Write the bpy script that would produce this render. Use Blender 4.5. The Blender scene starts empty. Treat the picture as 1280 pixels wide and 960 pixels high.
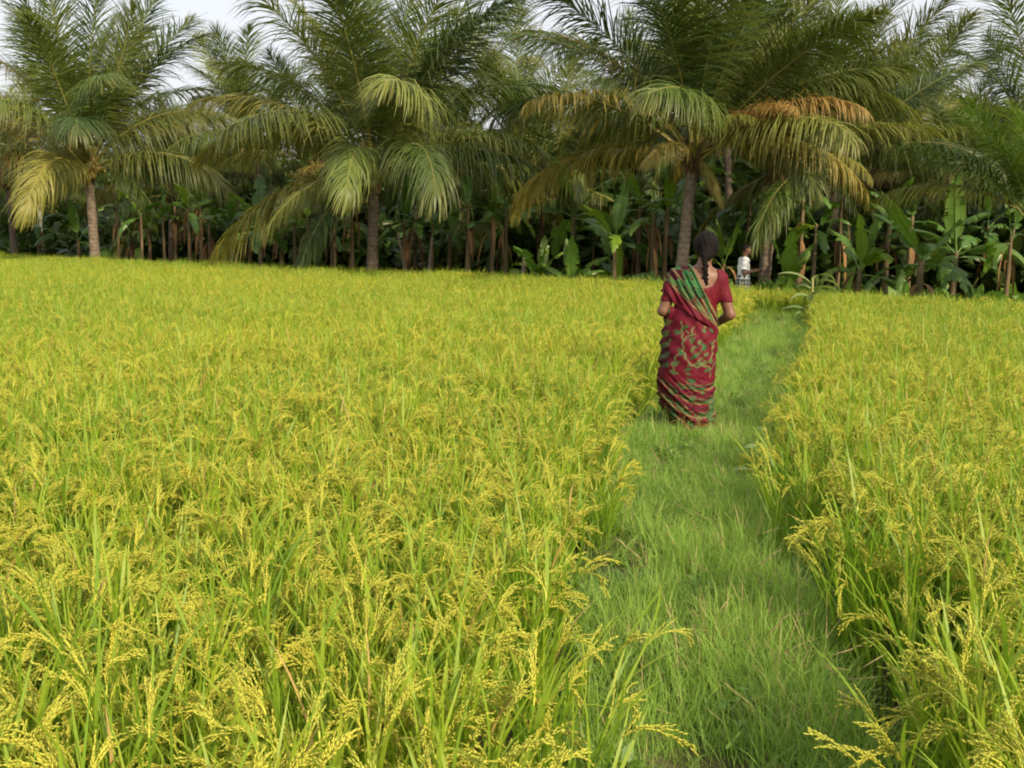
import bpy, math, random
import numpy as np
from mathutils import Vector, Matrix

rng = np.random.default_rng(11)
R = math.radians
scene = bpy.context.scene
COL = scene.collection

# ------------------------------------------------------------------ camera
FPX, W0, H0 = 1256.0, 1280.0, 960.0
CAMZ = 1.5
pitch = math.atan(184.0 / FPX)
roll = math.atan(0.018)
f_ = np.array([0, math.cos(pitch), -math.sin(pitch)])
u0 = np.array([0, math.sin(pitch), math.cos(pitch)])
r0 = np.array([1.0, 0, 0])
r_ = r0 * math.cos(roll) + u0 * math.sin(roll)
u_ = -r0 * math.sin(roll) + u0 * math.cos(roll)
cam_d = bpy.data.cameras.new('camera')
cam_d.sensor_width = 36.0
cam_d.lens = FPX / W0 * 36.0
cam_d.clip_start = 0.05
cam_d.clip_end = 6000
cam = bpy.data.objects.new('camera', cam_d)
COL.objects.link(cam)
m = Matrix(((r_[0], u_[0], -f_[0], 0), (r_[1], u_[1], -f_[1], 0), (r_[2], u_[2], -f_[2], CAMZ), (0, 0, 0, 1)))
cam.matrix_world = m
scene.camera = cam


def pix(px, py, D):
    """world point seen at photo pixel (px, py), D metres ahead"""
    d = f_ * FPX + r_ * (px - 640) + u_ * (480 - py)
    return np.array([0, 0, CAMZ]) + d * (D / d[1])


# ------------------------------------------------------------------ layout
GZ = -0.25                     # paddy and grove floor; the path top is z = 0
PD = np.array([-3, 0, 2, 3, 4, 5.5, 7.3, 9, 12, 16, 20, 24, 30])
PC = np.array([0.0, .2, .47, .64, .75, .95, 1.40, 1.95, 3.0, 4.2, 5.3, 6.3, 7.8])
PH = np.array([.3, .3, .31, .31, .34, .42, .52, .60, .60, .58, .52, .45, .4])
EX = np.array([-60, -30, -18.9, 0, 4.5, 9.5, 16, 40])
EY = np.array([62, 44.5, 37, 26.5, 22.6, 18.6, 14.5, 0])


def pcen(y): return np.interp(y, PD, PC)
def phalf(y): return np.interp(y, PD, PH)
def edge(x): return np.interp(x, EX, EY)


def edge_at_px(px):
    k = (px - 640) / FPX
    ds = np.linspace(8, 60, 1000)
    return float(ds[np.argmin(np.abs(ds - edge(k * ds)))])


def vnoise(x, y, seed=0):
    """cheap smooth value noise in [0,1]"""
    xi, yi = np.floor(x).astype(int), np.floor(y).astype(int)
    fx, fy = x - xi, y - yi
    fx, fy = fx * fx * (3 - 2 * fx), fy * fy * (3 - 2 * fy)
    def h(a, b):
        n = np.sin(a * 127.1 + b * 311.7 + seed * 74.7) * 43758.5453
        return n - np.floor(n)
    return (h(xi, yi) * (1 - fx) + h(xi + 1, yi) * fx) * (1 - fy) + (h(xi, yi + 1) * (1 - fx) + h(xi + 1, yi + 1) * fx) * fy


# ------------------------------------------------------------------ materials
def nt_new(name):
    mt = bpy.data.materials.new(name)
    mt.use_nodes = True
    nt = mt.node_tree
    nt.nodes.clear()
    out = nt.nodes.new('ShaderNodeOutputMaterial')
    return mt, nt, out


def N(nt, t, **kw):
    n = nt.nodes.new(t)
    for k, v in kw.items():
        if k.startswith('i_'):
            n.inputs[k[2:].replace('_', ' ')].default_value = v
        else:
            setattr(n, k, v)
    return n


def math_n(nt, op, a, b=None, c=None, clamp=False):
    n = nt.nodes.new('ShaderNodeMath')
    n.operation = op
    n.use_clamp = clamp
    for i, v in enumerate((a, b, c)):
        if v is None: continue
        if isinstance(v, (int, float)): n.inputs[i].default_value = v
        else: nt.links.new(v, n.inputs[i])
    return n.outputs[0]


def mixc(nt, fac, a, b, mode='MIX'):
    n = nt.nodes.new('ShaderNodeMix')
    n.data_type = 'RGBA'
    n.blend_type = mode
    for idx, v in ((0, fac), (6, a), (7, b)):
        if isinstance(v, (int, float)): n.inputs[idx].default_value = v
        elif isinstance(v, (tuple, list)): n.inputs[idx].default_value = tuple(v) + ((1,) if len(v) == 3 else ())
        else: nt.links.new(v, n.inputs[idx])
    return n.outputs[2]


def noise(nt, scale, detail=3, coord='world', rough=.55):
    n = N(nt, 'ShaderNodeTexNoise')
    n.inputs['Scale'].default_value = scale
    n.inputs['Detail'].default_value = detail
    n.inputs['Roughness'].default_value = rough
    if coord == 'world':
        g = N(nt, 'ShaderNodeNewGeometry'); nt.links.new(g.outputs['Position'], n.inputs['Vector'])
    else:
        g = N(nt, 'ShaderNodeTexCoord'); nt.links.new(g.outputs['Object'], n.inputs['Vector'])
    return n.outputs['Fac']


def attr(nt, name, out='Fac'):
    a = N(nt, 'ShaderNodeAttribute', attribute_name=name)
    return a.outputs[out]


def leaf_shader(nt, out, col, transl=.3, rough=.5, spec=.4, tboost=1.4):
    p = N(nt, 'ShaderNodeBsdfPrincipled')
    p.inputs['Roughness'].default_value = rough
    p.inputs['Specular IOR Level'].default_value = spec
    nt.links.new(col, p.inputs['Base Color'])
    if transl > 0:
        t = N(nt, 'ShaderNodeBsdfTranslucent')
        c2 = mixc(nt, 1.0, col, (tboost, tboost, tboost * .6), 'MULTIPLY')
        nt.links.new(c2, t.inputs['Color'])
        ms = N(nt, 'ShaderNodeMixShader')
        ms.inputs[0].default_value = transl
        nt.links.new(p.outputs[0], ms.inputs[1]); nt.links.new(t.outputs[0], ms.inputs[2])
        nt.links.new(ms.outputs[0], out.inputs['Surface'])
    else:
        nt.links.new(p.outputs[0], out.inputs['Surface'])
    return p


def mat_scatter(name, ca, cb, cc, transl=.3, rough=.5, spec=.35, patch=.25, patch_amt=.5):
    """plants set out in their thousands: colour by strand (attribute v), by plant and by field patch"""
    mt, nt, out = nt_new(name)
    v = attr(nt, 'v')
    oi = N(nt, 'ShaderNodeObjectInfo')
    pn = noise(nt, patch, 2)
    k = math_n(nt, 'ADD', math_n(nt, 'MULTIPLY', v, .6), math_n(nt, 'MULTIPLY', oi.outputs['Random'], .4))
    c = mixc(nt, k, ca, cb)
    pf = math_n(nt, 'MULTIPLY', math_n(nt, 'MULTIPLY_ADD', pn, 3.0, -1.1, clamp=True), patch_amt)
    c = mixc(nt, pf, c, cc)
    leaf_shader(nt, out, c, transl, rough, spec)
    return mt


def mat_objcol(name, tip=(.25, .17, .06), tipamt=.5, transl=.25, rough=.4, spec=.5, nscale=2.5, warm=0):
    """leaf whose colour is set on each leaf object; tips dry out along attribute v, palm tips also tinted a sunlit yellow"""
    mt, nt, out = nt_new(name)
    oi = N(nt, 'ShaderNodeObjectInfo')
    v = attr(nt, 'v')
    n = noise(nt, nscale, 3, 'obj')
    c = mixc(nt, math_n(nt, 'MULTIPLY_ADD', n, .9, -.1, clamp=True), oi.outputs['Color'],
             mixc(nt, 1.0, oi.outputs['Color'], (.62, .66, .6), 'MULTIPLY'))
    if warm: c = mixc(nt, warm, c, (.36, .28, .08))
    tf = math_n(nt, 'MULTIPLY', math_n(nt, 'POWER', v, 3.0), tipamt, clamp=True)
    c = mixc(nt, tf, c, tip)
    leaf_shader(nt, out, c, transl, rough, spec)
    return mt


def mat_simple(name, c1, c2=None, nscale=8, rough=.8, spec=.3, bump=0.0, bscale=30, coord='obj', detail=5):
    mt, nt, out = nt_new(name)
    p = N(nt, 'ShaderNodeBsdfPrincipled')
    p.inputs['Roughness'].default_value = rough
    p.inputs['Specular IOR Level'].default_value = spec
    if c2 is None: c2 = tuple(x * .7 for x in c1)
    n = noise(nt, nscale, detail, coord)
    c = mixc(nt, math_n(nt, 'MULTIPLY_ADD', n, 2.2, -.6, clamp=True), c1, c2)
    nt.links.new(c, p.inputs['Base Color'])
    if bump:
        b = N(nt, 'ShaderNodeBump'); b.inputs['Strength'].default_value = bump
        b.inputs['Distance'].default_value = .02
        nt.links.new(noise(nt, bscale, 4, coord), b.inputs['Height'])
        nt.links.new(b.outputs[0], p.inputs['Normal'])
    nt.links.new(p.outputs[0], out.inputs['Surface'])
    return mt


def mat_vcol(name, rough=.75, spec=.25, sheen=0.0, weave=True):
    mt, nt, out = nt_new(name)
    p = N(nt, 'ShaderNodeBsdfPrincipled')
    p.inputs['Roughness'].default_value = rough
    p.inputs['Specular IOR Level'].default_value = spec
    if sheen: p.inputs['Sheen Weight'].default_value = sheen
    c = attr(nt, 'Col', 'Color')
    n = noise(nt, 60, 3, 'obj')
    c = mixc(nt, math_n(nt, 'MULTIPLY', n, .35), c, mixc(nt, 1.0, c, (.6, .6, .6), 'MULTIPLY'))
    nt.links.new(c, p.inputs['Base Color'])
    if weave:
        b = N(nt, 'ShaderNodeBump'); b.inputs['Strength'].default_value = .25
        b.inputs['Distance'].default_value = .004
        nt.links.new(noise(nt, 90, 4, 'obj'), b.inputs['Height'])
        nt.links.new(b.outputs[0], p.inputs['Normal'])
    nt.links.new(p.outputs[0], out.inputs['Surface'])
    return mt


M = {}
M['grain'] = mat_scatter('rice_grain', (.70, .635, .09), (.59, .60, .09), (.46, .53, .08), transl=.22, rough=.55, spec=.3, patch=.22, patch_amt=.45)
M['rice_leaf'] = mat_scatter('rice_blade', (.10, .25, .018), (.39, .46, .04), (.12, .27, .022), transl=.42, rough=.45, spec=.35, patch=.22, patch_amt=.5)
M['rice_dry'] = mat_scatter('rice_dry_blade', (.50, .36, .13), (.42, .27, .09), (.45, .36, .12), transl=.3)
M['grass'] = mat_scatter('grass_blade', (.14, .30, .055), (.32, .43, .10), (.115, .24, .04), transl=.4, rough=.5, spec=.3, patch=1.4, patch_amt=.6)
M['grass_fine'] = mat_scatter('fine_grass_blade', (.26, .43, .07), (.37, .50, .115), (.22, .37, .055), transl=.4, rough=.55, spec=.25, patch=1.0, patch_amt=.5)
M['straw'] = mat_scatter('dry_straw', (.42, .32, .16), (.5, .4, .18), (.35, .25, .13), transl=.2, rough=.7)
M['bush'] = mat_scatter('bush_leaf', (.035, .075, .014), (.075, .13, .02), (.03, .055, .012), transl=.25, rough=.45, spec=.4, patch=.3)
M['herb'] = mat_scatter('herb_leaf', (.11, .22, .03), (.20, .33, .05), (.08, .16, .025), transl=.3, rough=.45, spec=.4, patch=.5)
M['frond'] = mat_objcol('palm_leaflet', tip=(.29, .25, .065), transl=.28, rough=.45, spec=.4, tipamt=.65)  # yellow leaflet tips: dryness plus a sunlit look put into the colour
M['rachis'] = mat_objcol('palm_rachis', tipamt=.0, transl=0, rough=.5, spec=.4, warm=.45)
M['banana_leaf'] = mat_objcol('banana_blade', tip=(.2, .12, .04), tipamt=.55, transl=.32, rough=.35, spec=.5, nscale=3.0)
M['banana_rib'] = mat_objcol('banana_midrib', tipamt=0, transl=0, rough=.5)
M['banana_stem'] = mat_simple('banana_stem', (.20, .15, .07), (.07, .045, .022), nscale=5, rough=.7, bump=.6, bscale=14)
M['dead_leaf'] = mat_simple('dry_banana_leaf', (.30, .17, .07), (.13, .07, .03), nscale=6, rough=.85, bump=.4)
M['fibre'] = mat_simple('palm_fibre', (.16, .09, .045), (.06, .032, .018), nscale=12, rough=.9, bump=.8, bscale=40)
M['coconut'] = mat_simple('coconut_husk', (.24, .22, .04), (.20, .11, .025), nscale=3, rough=.45, spec=.5)
M['wood'] = mat_simple('grey_wood', (.22, .18, .14), (.1, .075, .055), nscale=9, rough=.9, bump=.7)
M['concrete'] = mat_simple('whitewash', (.75, .74, .70), (.55, .53, .48), nscale=4, rough=.85, bump=.2)
M['weed_leaf'] = mat_objcol('weed_leaf', transl=.3, rough=.5, spec=.4, tipamt=.2)


def mat_trunk():
    mt, nt, out = nt_new('palm_bark')
    p = N(nt, 'ShaderNodeBsdfPrincipled'); p.inputs['Roughness'].default_value = .85
    tc = N(nt, 'ShaderNodeTexCoord')
    sep = N(nt, 'ShaderNodeSeparateXYZ'); nt.links.new(tc.outputs['Object'], sep.inputs[0])
    nz = noise(nt, 4.0, 4, 'obj')
    zz = math_n(nt, 'ADD', sep.outputs['Z'], math_n(nt, 'MULTIPLY', nz, .10))
    fr = math_n(nt, 'FRACT', math_n(nt, 'MULTIPLY', zz, 7.5))
    ring = math_n(nt, 'GREATER_THAN', fr, .86)
    n2 = noise(nt, 9, 5, 'obj')
    c = mixc(nt, math_n(nt, 'MULTIPLY_ADD', n2, 2.4, -.7, clamp=True), (.25, .195, .14), (.125, .09, .065))
    c = mixc(nt, math_n(nt, 'MULTIPLY', ring, math_n(nt, 'MULTIPLY_ADD', n2, 1.4, -.1, clamp=True)), c, (.07, .05, .035))
    nt.links.new(c, p.inputs['Base Color'])
    b = N(nt, 'ShaderNodeBump'); b.inputs['Strength'].default_value = .8; b.inputs['Distance'].default_value = .02
    nt.links.new(math_n(nt, 'SUBTRACT', n2, math_n(nt, 'MULTIPLY', ring, .5)), b.inputs['Height'])
    nt.links.new(b.outputs[0], p.inputs['Normal'])
    nt.links.new(p.outputs[0], out.inputs['Surface'])
    return mt


M['trunk'] = mat_trunk()


def mat_ground(name, a, b, c, s1, s2, bump=.6):
    mt, nt, out = nt_new(name)
    p = N(nt, 'ShaderNodeBsdfPrincipled'); p.inputs['Roughness'].default_value = .95
    p.inputs['Specular IOR Level'].default_value = .15
    n1 = noise(nt, s1, 5); n2 = noise(nt, s2, 6)
    k = mixc(nt, math_n(nt, 'MULTIPLY_ADD', n1, 2.5, -.75, clamp=True), a, b)
    k = mixc(nt, math_n(nt, 'MULTIPLY_ADD', n2, 3.5, -1.6, clamp=True), k, c)
    nt.links.new(k, p.inputs['Base Color'])
    bp = N(nt, 'ShaderNodeBump'); bp.inputs['Strength'].default_value = bump; bp.inputs['Distance'].default_value = .04
    nt.links.new(n2, bp.inputs['Height']); nt.links.new(bp.outputs[0], p.inputs['Normal'])
    nt.links.new(p.outputs[0], out.inputs['Surface'])
    return mt


M['soil'] = mat_ground('paddy_soil', (.075, .055, .03), (.05, .06, .02), (.10, .075, .04), .5, 9)
M['litter'] = mat_ground('grove_litter', (.16, .095, .05), (.07, .05, .028), (.26, .14, .06), .4, 5)
M['bund'] = mat_ground('path_earth', (.09, .085, .035), (.05, .075, .02), (.15, .12, .065), 1.3, 14)


# ------------------------------------------------------------------ mesh helpers
class Geo:
    def __init__(s):
        s.v, s.f, s.m, s.a, s.n = [], [], [], [], 0

    def add(s, vs, fs, mat=0, val=0.0):
        vs = np.asarray(vs, float).reshape(-1, 3)
        fs = np.asarray(fs, int)
        s.v.append(vs)
        s.f.append(fs + s.n)
        s.m.append(np.full(len(fs), mat))
        a = np.asarray(val, float)
        s.a.append(np.full(len(vs), float(a)) if a.ndim == 0 else a)
        s.n += len(vs)

    def ribbon(s, pts, wid, side, mat=0, val=0.0):
        pts = np.asarray(pts, float); n = len(pts)
        wid = np.asarray(wid, float).reshape(-1, 1)
        side = np.asarray(side, float)
        if side.ndim == 1: side = np.tile(side, (n, 1))
        vs = np.empty((2 * n, 3)); vs[0::2] = pts - side * wid / 2; vs[1::2] = pts + side * wid / 2
        i = np.arange(n - 1) * 2
        fs = np.stack([i, i + 1, i + 3, i + 2], 1)
        if np.ndim(val) == 1: val = np.repeat(val, 2)
        s.add(vs, fs, mat, val)

    def tube(s, pts, rad, k=6, mat=0, val=0.0, cap=True):
        pts = np.asarray(pts, float); n = len(pts)
        rad = np.broadcast_to(np.asarray(rad, float), (n,))
        t = np.gradient(pts, axis=0); t /= np.linalg.norm(t, axis=1, keepdims=True) + 1e-9
        ref = np.array([0, 0, 1.0]) if abs(t[0][2]) < .8 else np.array([1.0, 0, 0])
        a = np.cross(t, ref); a /= np.linalg.norm(a, axis=1, keepdims=True) + 1e-9
        b = np.cross(t, a)
        th = np.arange(k) / k * 2 * math.pi
        vs = pts[:, None] + rad[:, None, None] * (np.cos(th)[None, :, None] * a[:, None] + np.sin(th)[None, :, None] * b[:, None])
        i, j = np.meshgrid(np.arange(n - 1), np.arange(k), indexing='ij'); i, j = i.ravel(), j.ravel()
        jn = (j + 1) % k
        fs = np.stack([i * k + j, i * k + jn, (i + 1) * k + jn, (i + 1) * k + j], 1)
        if np.ndim(val) == 1: val = np.repeat(val, k)
        s.add(vs.reshape(-1, 3), fs, mat, val)
        if cap and k == 4:
            s.f.append(np.array([[3, 2, 1, 0], [(n - 1) * k, (n - 1) * k + 1, (n - 1) * k + 2, (n - 1) * k + 3]]) + s.n - n * k)
            s.m.append(np.full(2, mat))
        elif cap:
            o = s.n - n * k
            c = pts[-1] + t[-1] * rad[-1] * .3
            s.v.append(c[None]); s.a.append(np.array([0.0])); ci = s.n; s.n += 1
            fs = np.array([[o + (n - 1) * k + j, o + (n - 1) * k + (j + 1) % k, ci] for j in range(k)])
            s.f.append(fs); s.m.append(np.full(k, mat))

    def mesh(s, name, mats, smooth=True):
        me = bpy.data.meshes.new(name)
        V = np.concatenate(s.v)
        me.vertices.add(len(V)); me.vertices.foreach_set('co', V.astype(np.float32).ravel())
        tot = [np.full(len(f), f.shape[1]) for f in s.f]
        lt = np.concatenate(tot)
        idx = np.concatenate([f.ravel() for f in s.f])
        ls = np.concatenate([[0], np.cumsum(lt)[:-1]])
        me.loops.add(len(idx)); me.loops.foreach_set('vertex_index', idx.astype(np.int32))
        me.polygons.add(len(lt))
        me.polygons.foreach_set('loop_start', ls.astype(np.int32))
        me.polygons.foreach_set('material_index', np.concatenate(s.m).astype(np.int32))
        for mm in mats: me.materials.append(mm)
        at = me.attributes.new('v', 'FLOAT', 'POINT')
        at.data.foreach_set('value', np.concatenate(s.a).astype(np.float32))
        me.update(calc_edges=True)
        me.polygons.foreach_set('use_smooth', np.full(len(lt), smooth))
        return me


def norm(v):
    v = np.asarray(v, float)
    return v / (np.linalg.norm(v) + 1e-12)


def link(name, me, parent=None, loc=(0, 0, 0), rot=(0, 0, 0), scl=1.0):
    o = bpy.data.objects.new(name, me)
    COL.objects.link(o)
    if parent is not None: o.parent = parent
    o.location = loc; o.rotation_euler = rot
    o.scale = (scl,) * 3 if np.ndim(scl) == 0 else scl
    return o


def tag(o, label=None, cat=None, group=None, kind=None):
    if label: o['label'] = label
    if cat: o['category'] = cat
    if group: o['group'] = group
    if kind: o['kind'] = kind
    return o


def thing(name, label, cat, loc, group=None):
    o = bpy.data.objects.new(name, None)
    COL.objects.link(o)
    o.location = loc; o.empty_display_size = .2
    return tag(o, label, cat, group)


# ------------------------------------------------------------------ instanced ground cover
def scatter(name, pts, rots, scls, idx, templates, label, cat, group=None):
    me = bpy.data.meshes.new(name)
    n = len(pts)
    me.vertices.add(n); me.vertices.foreach_set('co', np.asarray(pts, np.float32).ravel())
    a = me.attributes.new('rot', 'FLOAT_VECTOR', 'POINT'); a.data.foreach_set('vector', np.asarray(rots, np.float32).ravel())
    a = me.attributes.new('scl', 'FLOAT_VECTOR', 'POINT'); a.data.foreach_set('vector', np.asarray(scls, np.float32).ravel())
    a = me.attributes.new('idx', 'INT', 'POINT'); a.data.foreach_set('value', np.asarray(idx, np.int32))
    me.update()
    o = link(name, me)
    ng = bpy.data.node_groups.new(name + '_scatter', 'GeometryNodeTree')
    ng.interface.new_socket('Geometry', in_out='INPUT', socket_type='NodeSocketGeometry')
    ng.interface.new_socket('Geometry', in_out='OUTPUT', socket_type='NodeSocketGeometry')
    gi = ng.nodes.new('NodeGroupInput'); go = ng.nodes.new('NodeGroupOutput')
    jn = ng.nodes.new('GeometryNodeJoinGeometry')
    for t in templates:
        oi = ng.nodes.new('GeometryNodeObjectInfo'); oi.inputs['Object'].default_value = t
        oi.transform_space = 'ORIGINAL'
        g2 = ng.nodes.new('GeometryNodeGeometryToInstance')
        ng.links.new(oi.outputs['Geometry'], g2.inputs[0]); ng.links.new(g2.outputs[0], jn.inputs[0])
    ip = ng.nodes.new('GeometryNodeInstanceOnPoints')
    ip.inputs['Pick Instance'].default_value = True
    def named(nm, ty):
        q = ng.nodes.new('GeometryNodeInputNamedAttribute'); q.data_type = ty
        q.inputs['Name'].default_value = nm
        return next(s for s in q.outputs if s.enabled and s.name == 'Attribute')
    ng.links.new(gi.outputs[0], ip.inputs['Points'])
    ng.links.new(jn.outputs[0], ip.inputs['Instance'])
    ng.links.new(named('idx', 'INT'), ip.inputs['Instance Index'])
    e2r = ng.nodes.new('FunctionNodeEulerToRotation')
    ng.links.new(named('rot', 'FLOAT_VECTOR'), e2r.inputs[0])
    ng.links.new(e2r.outputs[0], ip.inputs['Rotation'])
    ng.links.new(named('scl', 'FLOAT_VECTOR'), ip.inputs['Scale'])
    ng.links.new(ip.outputs[0], go.inputs[0])
    md = o.modifiers.new('scatter', 'NODES'); md.node_group = ng
    return tag(o, label, cat, group, 'stuff')


def template(name, me):
    return bpy.data.objects.new(name, me)          # kept out of the scene: only its mesh is used


# ------------------------------------------------------------------ rice
def arc(p0, d0, length, n, bend_axis_dir, total, power=1.0):
    """polyline starting at p0 along d0 that bends by total radians towards bend_axis_dir"""
    pts = [np.array(p0, float)]; d = norm(d0)
    b = norm(bend_axis_dir)
    dirs = [d]
    for i in range(n):
        s = (i + 1) / n
        w = total * ((s ** power) - ((i / n) ** power))
        ax = np.cross(d, b)
        if np.linalg.norm(ax) > 1e-6:
            ax = norm(ax)
            d = d * math.cos(w) + np.cross(ax, d) * math.sin(w)
        pts.append(pts[-1] + d * length / n); dirs.append(d)
    return np.array(pts), np.array(dirs)


def make_rice(seed, npan=8, lean=None, hgt=.66):
    rg = np.random.default_rng(seed)
    g = Geo()
    for i in range(npan):
        az = rg.uniform(0, 2 * math.pi)
        out = np.array([math.cos(az), math.sin(az), 0])
        base = out * rg.uniform(0, .05)
        tilt = abs(rg.normal(0, .10)) + .02
        d = norm(np.array([0, 0, 1]) + out * tilt)
        H = hgt * rg.uniform(.80, 1.08)
        pts, dirs = arc(base, d, H, 5, out, .15)
        side = norm(np.cross(dirs[-1], out) + 1e-3)
        g.ribbon(pts, [.006] * 6, side, 1, .3)
        rv = rg.uniform(0, 1)
        if rg.random() < .9:
            # panicle: bends over under its own weight
            az2 = az + rg.normal(0, .7)
            o2 = np.array([math.cos(az2), math.sin(az2), -.25])
            Lp = rg.uniform(.11, .17)
            bend = rg.uniform(1.5, 2.9) if rg.random() < .72 else rg.uniform(.3, 1.3)
            pp, pd = arc(pts[-1], dirs[-1], Lp, 10, norm(o2 * .5 + np.array([0, 0, -1.0])), bend, 1.0)
            g.ribbon(pp, np.linspace(.004, .002, 11), side, 0, rv)
            gpos, gdir = [], []
            nb = 10
            for b in range(nb):
                s = .08 + .9 * b / nb
                k = s * 10; i0 = int(k); fr = k - i0
                p = pp[i0] * (1 - fr) + pp[min(i0 + 1, 10)] * fr
                dd = pd[i0]
                a = rg.uniform(0, 2 * math.pi)
                rad = norm(np.cross(dd, [math.cos(a), math.sin(a), .3]))
                bd = norm(dd + rad * rg.uniform(.04, .24))
                bl = rg.uniform(.045, .08) * (1.15 - .45 * s)
                bp, bdirs = arc(p, bd, bl, 5, [0, 0, -1], rg.uniform(.2, .8))
                g.ribbon(bp, [.0018, .0022, .0022, .002, .0016, .001], norm(np.cross(bd, [.3, .2, 1])), 0, rv)
                ng_ = rg.integers(10, 13)
                for q in range(ng_):
                    tt = (q + .6) / ng_ * 5; j0 = min(int(tt), 4); f2 = tt - j0
                    gp_ = bp[j0] * (1 - f2) + bp[j0 + 1] * f2
                    gpos.append(gp_ + rg.normal(0, .0010, 3))
                    gdir.append(norm(bdirs[j0] + rg.normal(0, .11, 3)))
            gpos, gdir = np.array(gpos), np.array(gdir)
            n = len(gpos)
            ref = norm(rg.normal(0, 1, 3))
            e1 = np.cross(gdir, ref); e1 /= np.linalg.norm(e1, axis=1, keepdims=True) + 1e-9
            e2 = np.cross(gdir, e1)
            L = rg.uniform(.013, .016, (n, 1)); w = rg.uniform(.0018, .0024, (n, 1))
            vs = np.stack([gpos, gpos + gdir * L] + [gpos + gdir * L * .5 + (e1 * math.cos(t) + e2 * math.sin(t)) * w
                           for t in (0, 2.094, 4.189)], 1)
            o = np.arange(n)[:, None] * 5
            fs = np.concatenate([o + np.array(t) for t in ([0, 3, 2], [0, 4, 3], [0, 2, 4], [1, 2, 3], [1, 3, 4], [1, 4, 2])])
            g.add(vs.reshape(-1, 3), fs, 0, np.clip(rv + np.repeat(rg.normal(0, .15, n), 5), 0, 1))
        # blades
        for b in range(rg.integers(4, 6)):
            hh = rg.uniform(.2, .95)
            k = hh * 5; i0 = min(int(k), 4)
            p = pts[i0] * (1 - k + i0) + pts[i0 + 1] * (k - i0)
            a = rg.uniform(0, 2 * math.pi)
            o3 = np.array([math.cos(a), math.sin(a), 0])
            up = rg.uniform(.06, .40)
            L = rg.uniform(.26, .42) * (.85 if hh > .75 else 1)
            bp, bd = arc(p, norm(dirs[i0] + o3 * up), L, 6, o3 + np.array([0, 0, -.6]), rg.uniform(.05, 1.0), 1.8)
            sd = norm(np.cross(bd[0], o3) + 1e-4)
            wd = rg.uniform(.007, .0115) * np.array([.6, .95, 1, .95, .8, .5, .08])
            dry = rg.random() < (.02 if hh > .3 else .1)
            g.ribbon(bp, wd, sd, 2 if dry else 1, np.clip((rg.uniform(.25, .95) if hh > .45 else rg.uniform(0, .3)) + np.linspace(0, .25, 7), 0, 1))
    return g.mesh('rice_hill', [M['grain'], M['rice_leaf'], M['rice_dry']])


RICE = [template('rice_hill_%d' % i, make_rice(100 + i, npan=int(10 + i % 4))) for i in range(16)]


def rice_points():
    sp = .19
    ys = np.arange(.9, 48, sp); xs = np.arange(-30, 22, sp)
    X, Y = np.meshgrid(xs, ys); X, Y = X.ravel(), Y.ravel()
    X = X + rng.normal(0, sp * .3, len(X)); Y = Y + rng.normal(0, sp * .3, len(Y))
    off = X - pcen(Y)
    # past the end of the path both fields meet at the grove's edge
    keep = (np.abs(X) < .53 * Y + 1.6) & (Y < edge(X) - .1 + (vnoise(X * .8, X * 0 + 3) - .5) * .6)
    slope = np.gradient(PC, PD)
    hw = (phalf(Y) + .10 + .07 * (off > 0) + .13 * (off > 0) * (Y < 4.5) + .07 * (off < 0) * (Y < 4.5)) * np.sqrt(1 + np.interp(Y, PD, slope) ** 2) + (vnoise(Y * 2.2, X * 0 + (off > 0) * 7.0, 5) - .5) * .16
    keep &= (np.abs(off) > hw) | (Y > 20.2)
    return X[keep], Y[keep], off[keep], hw[keep]


X, Y, off, hw = rice_points()
hv = vnoise(X * .55, Y * .55, 2) * .5 + vnoise(X * 1.7, Y * 1.7, 3) * .5
nrm = len(X)
zs = (.98 + (hv - .5) * .2) * rng.uniform(.93, 1.07, nrm)
xy = rng.uniform(.85, 1.08, nrm)
# stems by the path lean out into the light over it
near = np.clip(1 - (np.abs(off) - hw) / .25, 0, 1)
lean = near * rng.uniform(.02, .2, nrm) * np.where(off < 0, .5, 1.0) * np.sign(-off)
rots = np.stack([rng.normal(0, .06, nrm), rng.normal(0, .06, nrm) + lean, rng.uniform(0, 2 * math.pi, nrm)], 1)
pts = np.stack([X, Y, np.full(nrm, GZ)], 1)
scl = np.stack([xy, xy, zs], 1)
ids = rng.integers(0, len(RICE), nrm)
for sel, lab in ((off < 0, 'ripening golden green rice crop of the wide field left of the grassy path'),
                 (off > 0, 'ripening golden green rice crop of the field right of the grassy path')):
    scatter('rice_crop', pts[sel], rots[sel], scl[sel], ids[sel], RICE, lab, 'rice crop')


# ------------------------------------------------------------------ ground, path
def sheet(name, pts, z, mt):
    g = Geo(); p = np.array([(a, b, z) for a, b in pts]); g.add(p, [list(range(len(pts)))])
    return tag(link(name, g.mesh(name, [mt], False)), kind='structure')


g = Geo()
S = 2500
gx = np.array([-S, -200, -40, 40, 200, S]); gy = np.array([-S, -100, -5, 60, 300, S])
AX, AY = np.meshgrid(gx, gy, indexing='ij')
n = 6
I, J = np.meshgrid(np.arange(5), np.arange(5), indexing='ij'); I, J = I.ravel(), J.ravel()
g.add(np.stack([AX.ravel(), AY.ravel(), np.full(36, GZ)], 1), np.stack([I * n + J, (I + 1) * n + J, (I + 1) * n + J + 1, I * n + J + 1], 1))
tag(link('ground', g.mesh('ground', [M['soil']], False)), kind='structure')

g = Geo()
ex = np.linspace(-60, 40, 101)
ey = edge(ex) + .25
I = np.arange(100)
vs = np.concatenate([np.stack([ex, ey, np.full(101, GZ + .006)], 1), np.stack([ex, ey * 0 + 160, np.full(101, GZ + .006)], 1)])
g.add(vs, np.stack([I, I + 1, I + 102, I + 101], 1))
tag(link('grove_floor', g.mesh('grove_floor', [M['litter']], False)), kind='structure')

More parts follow.
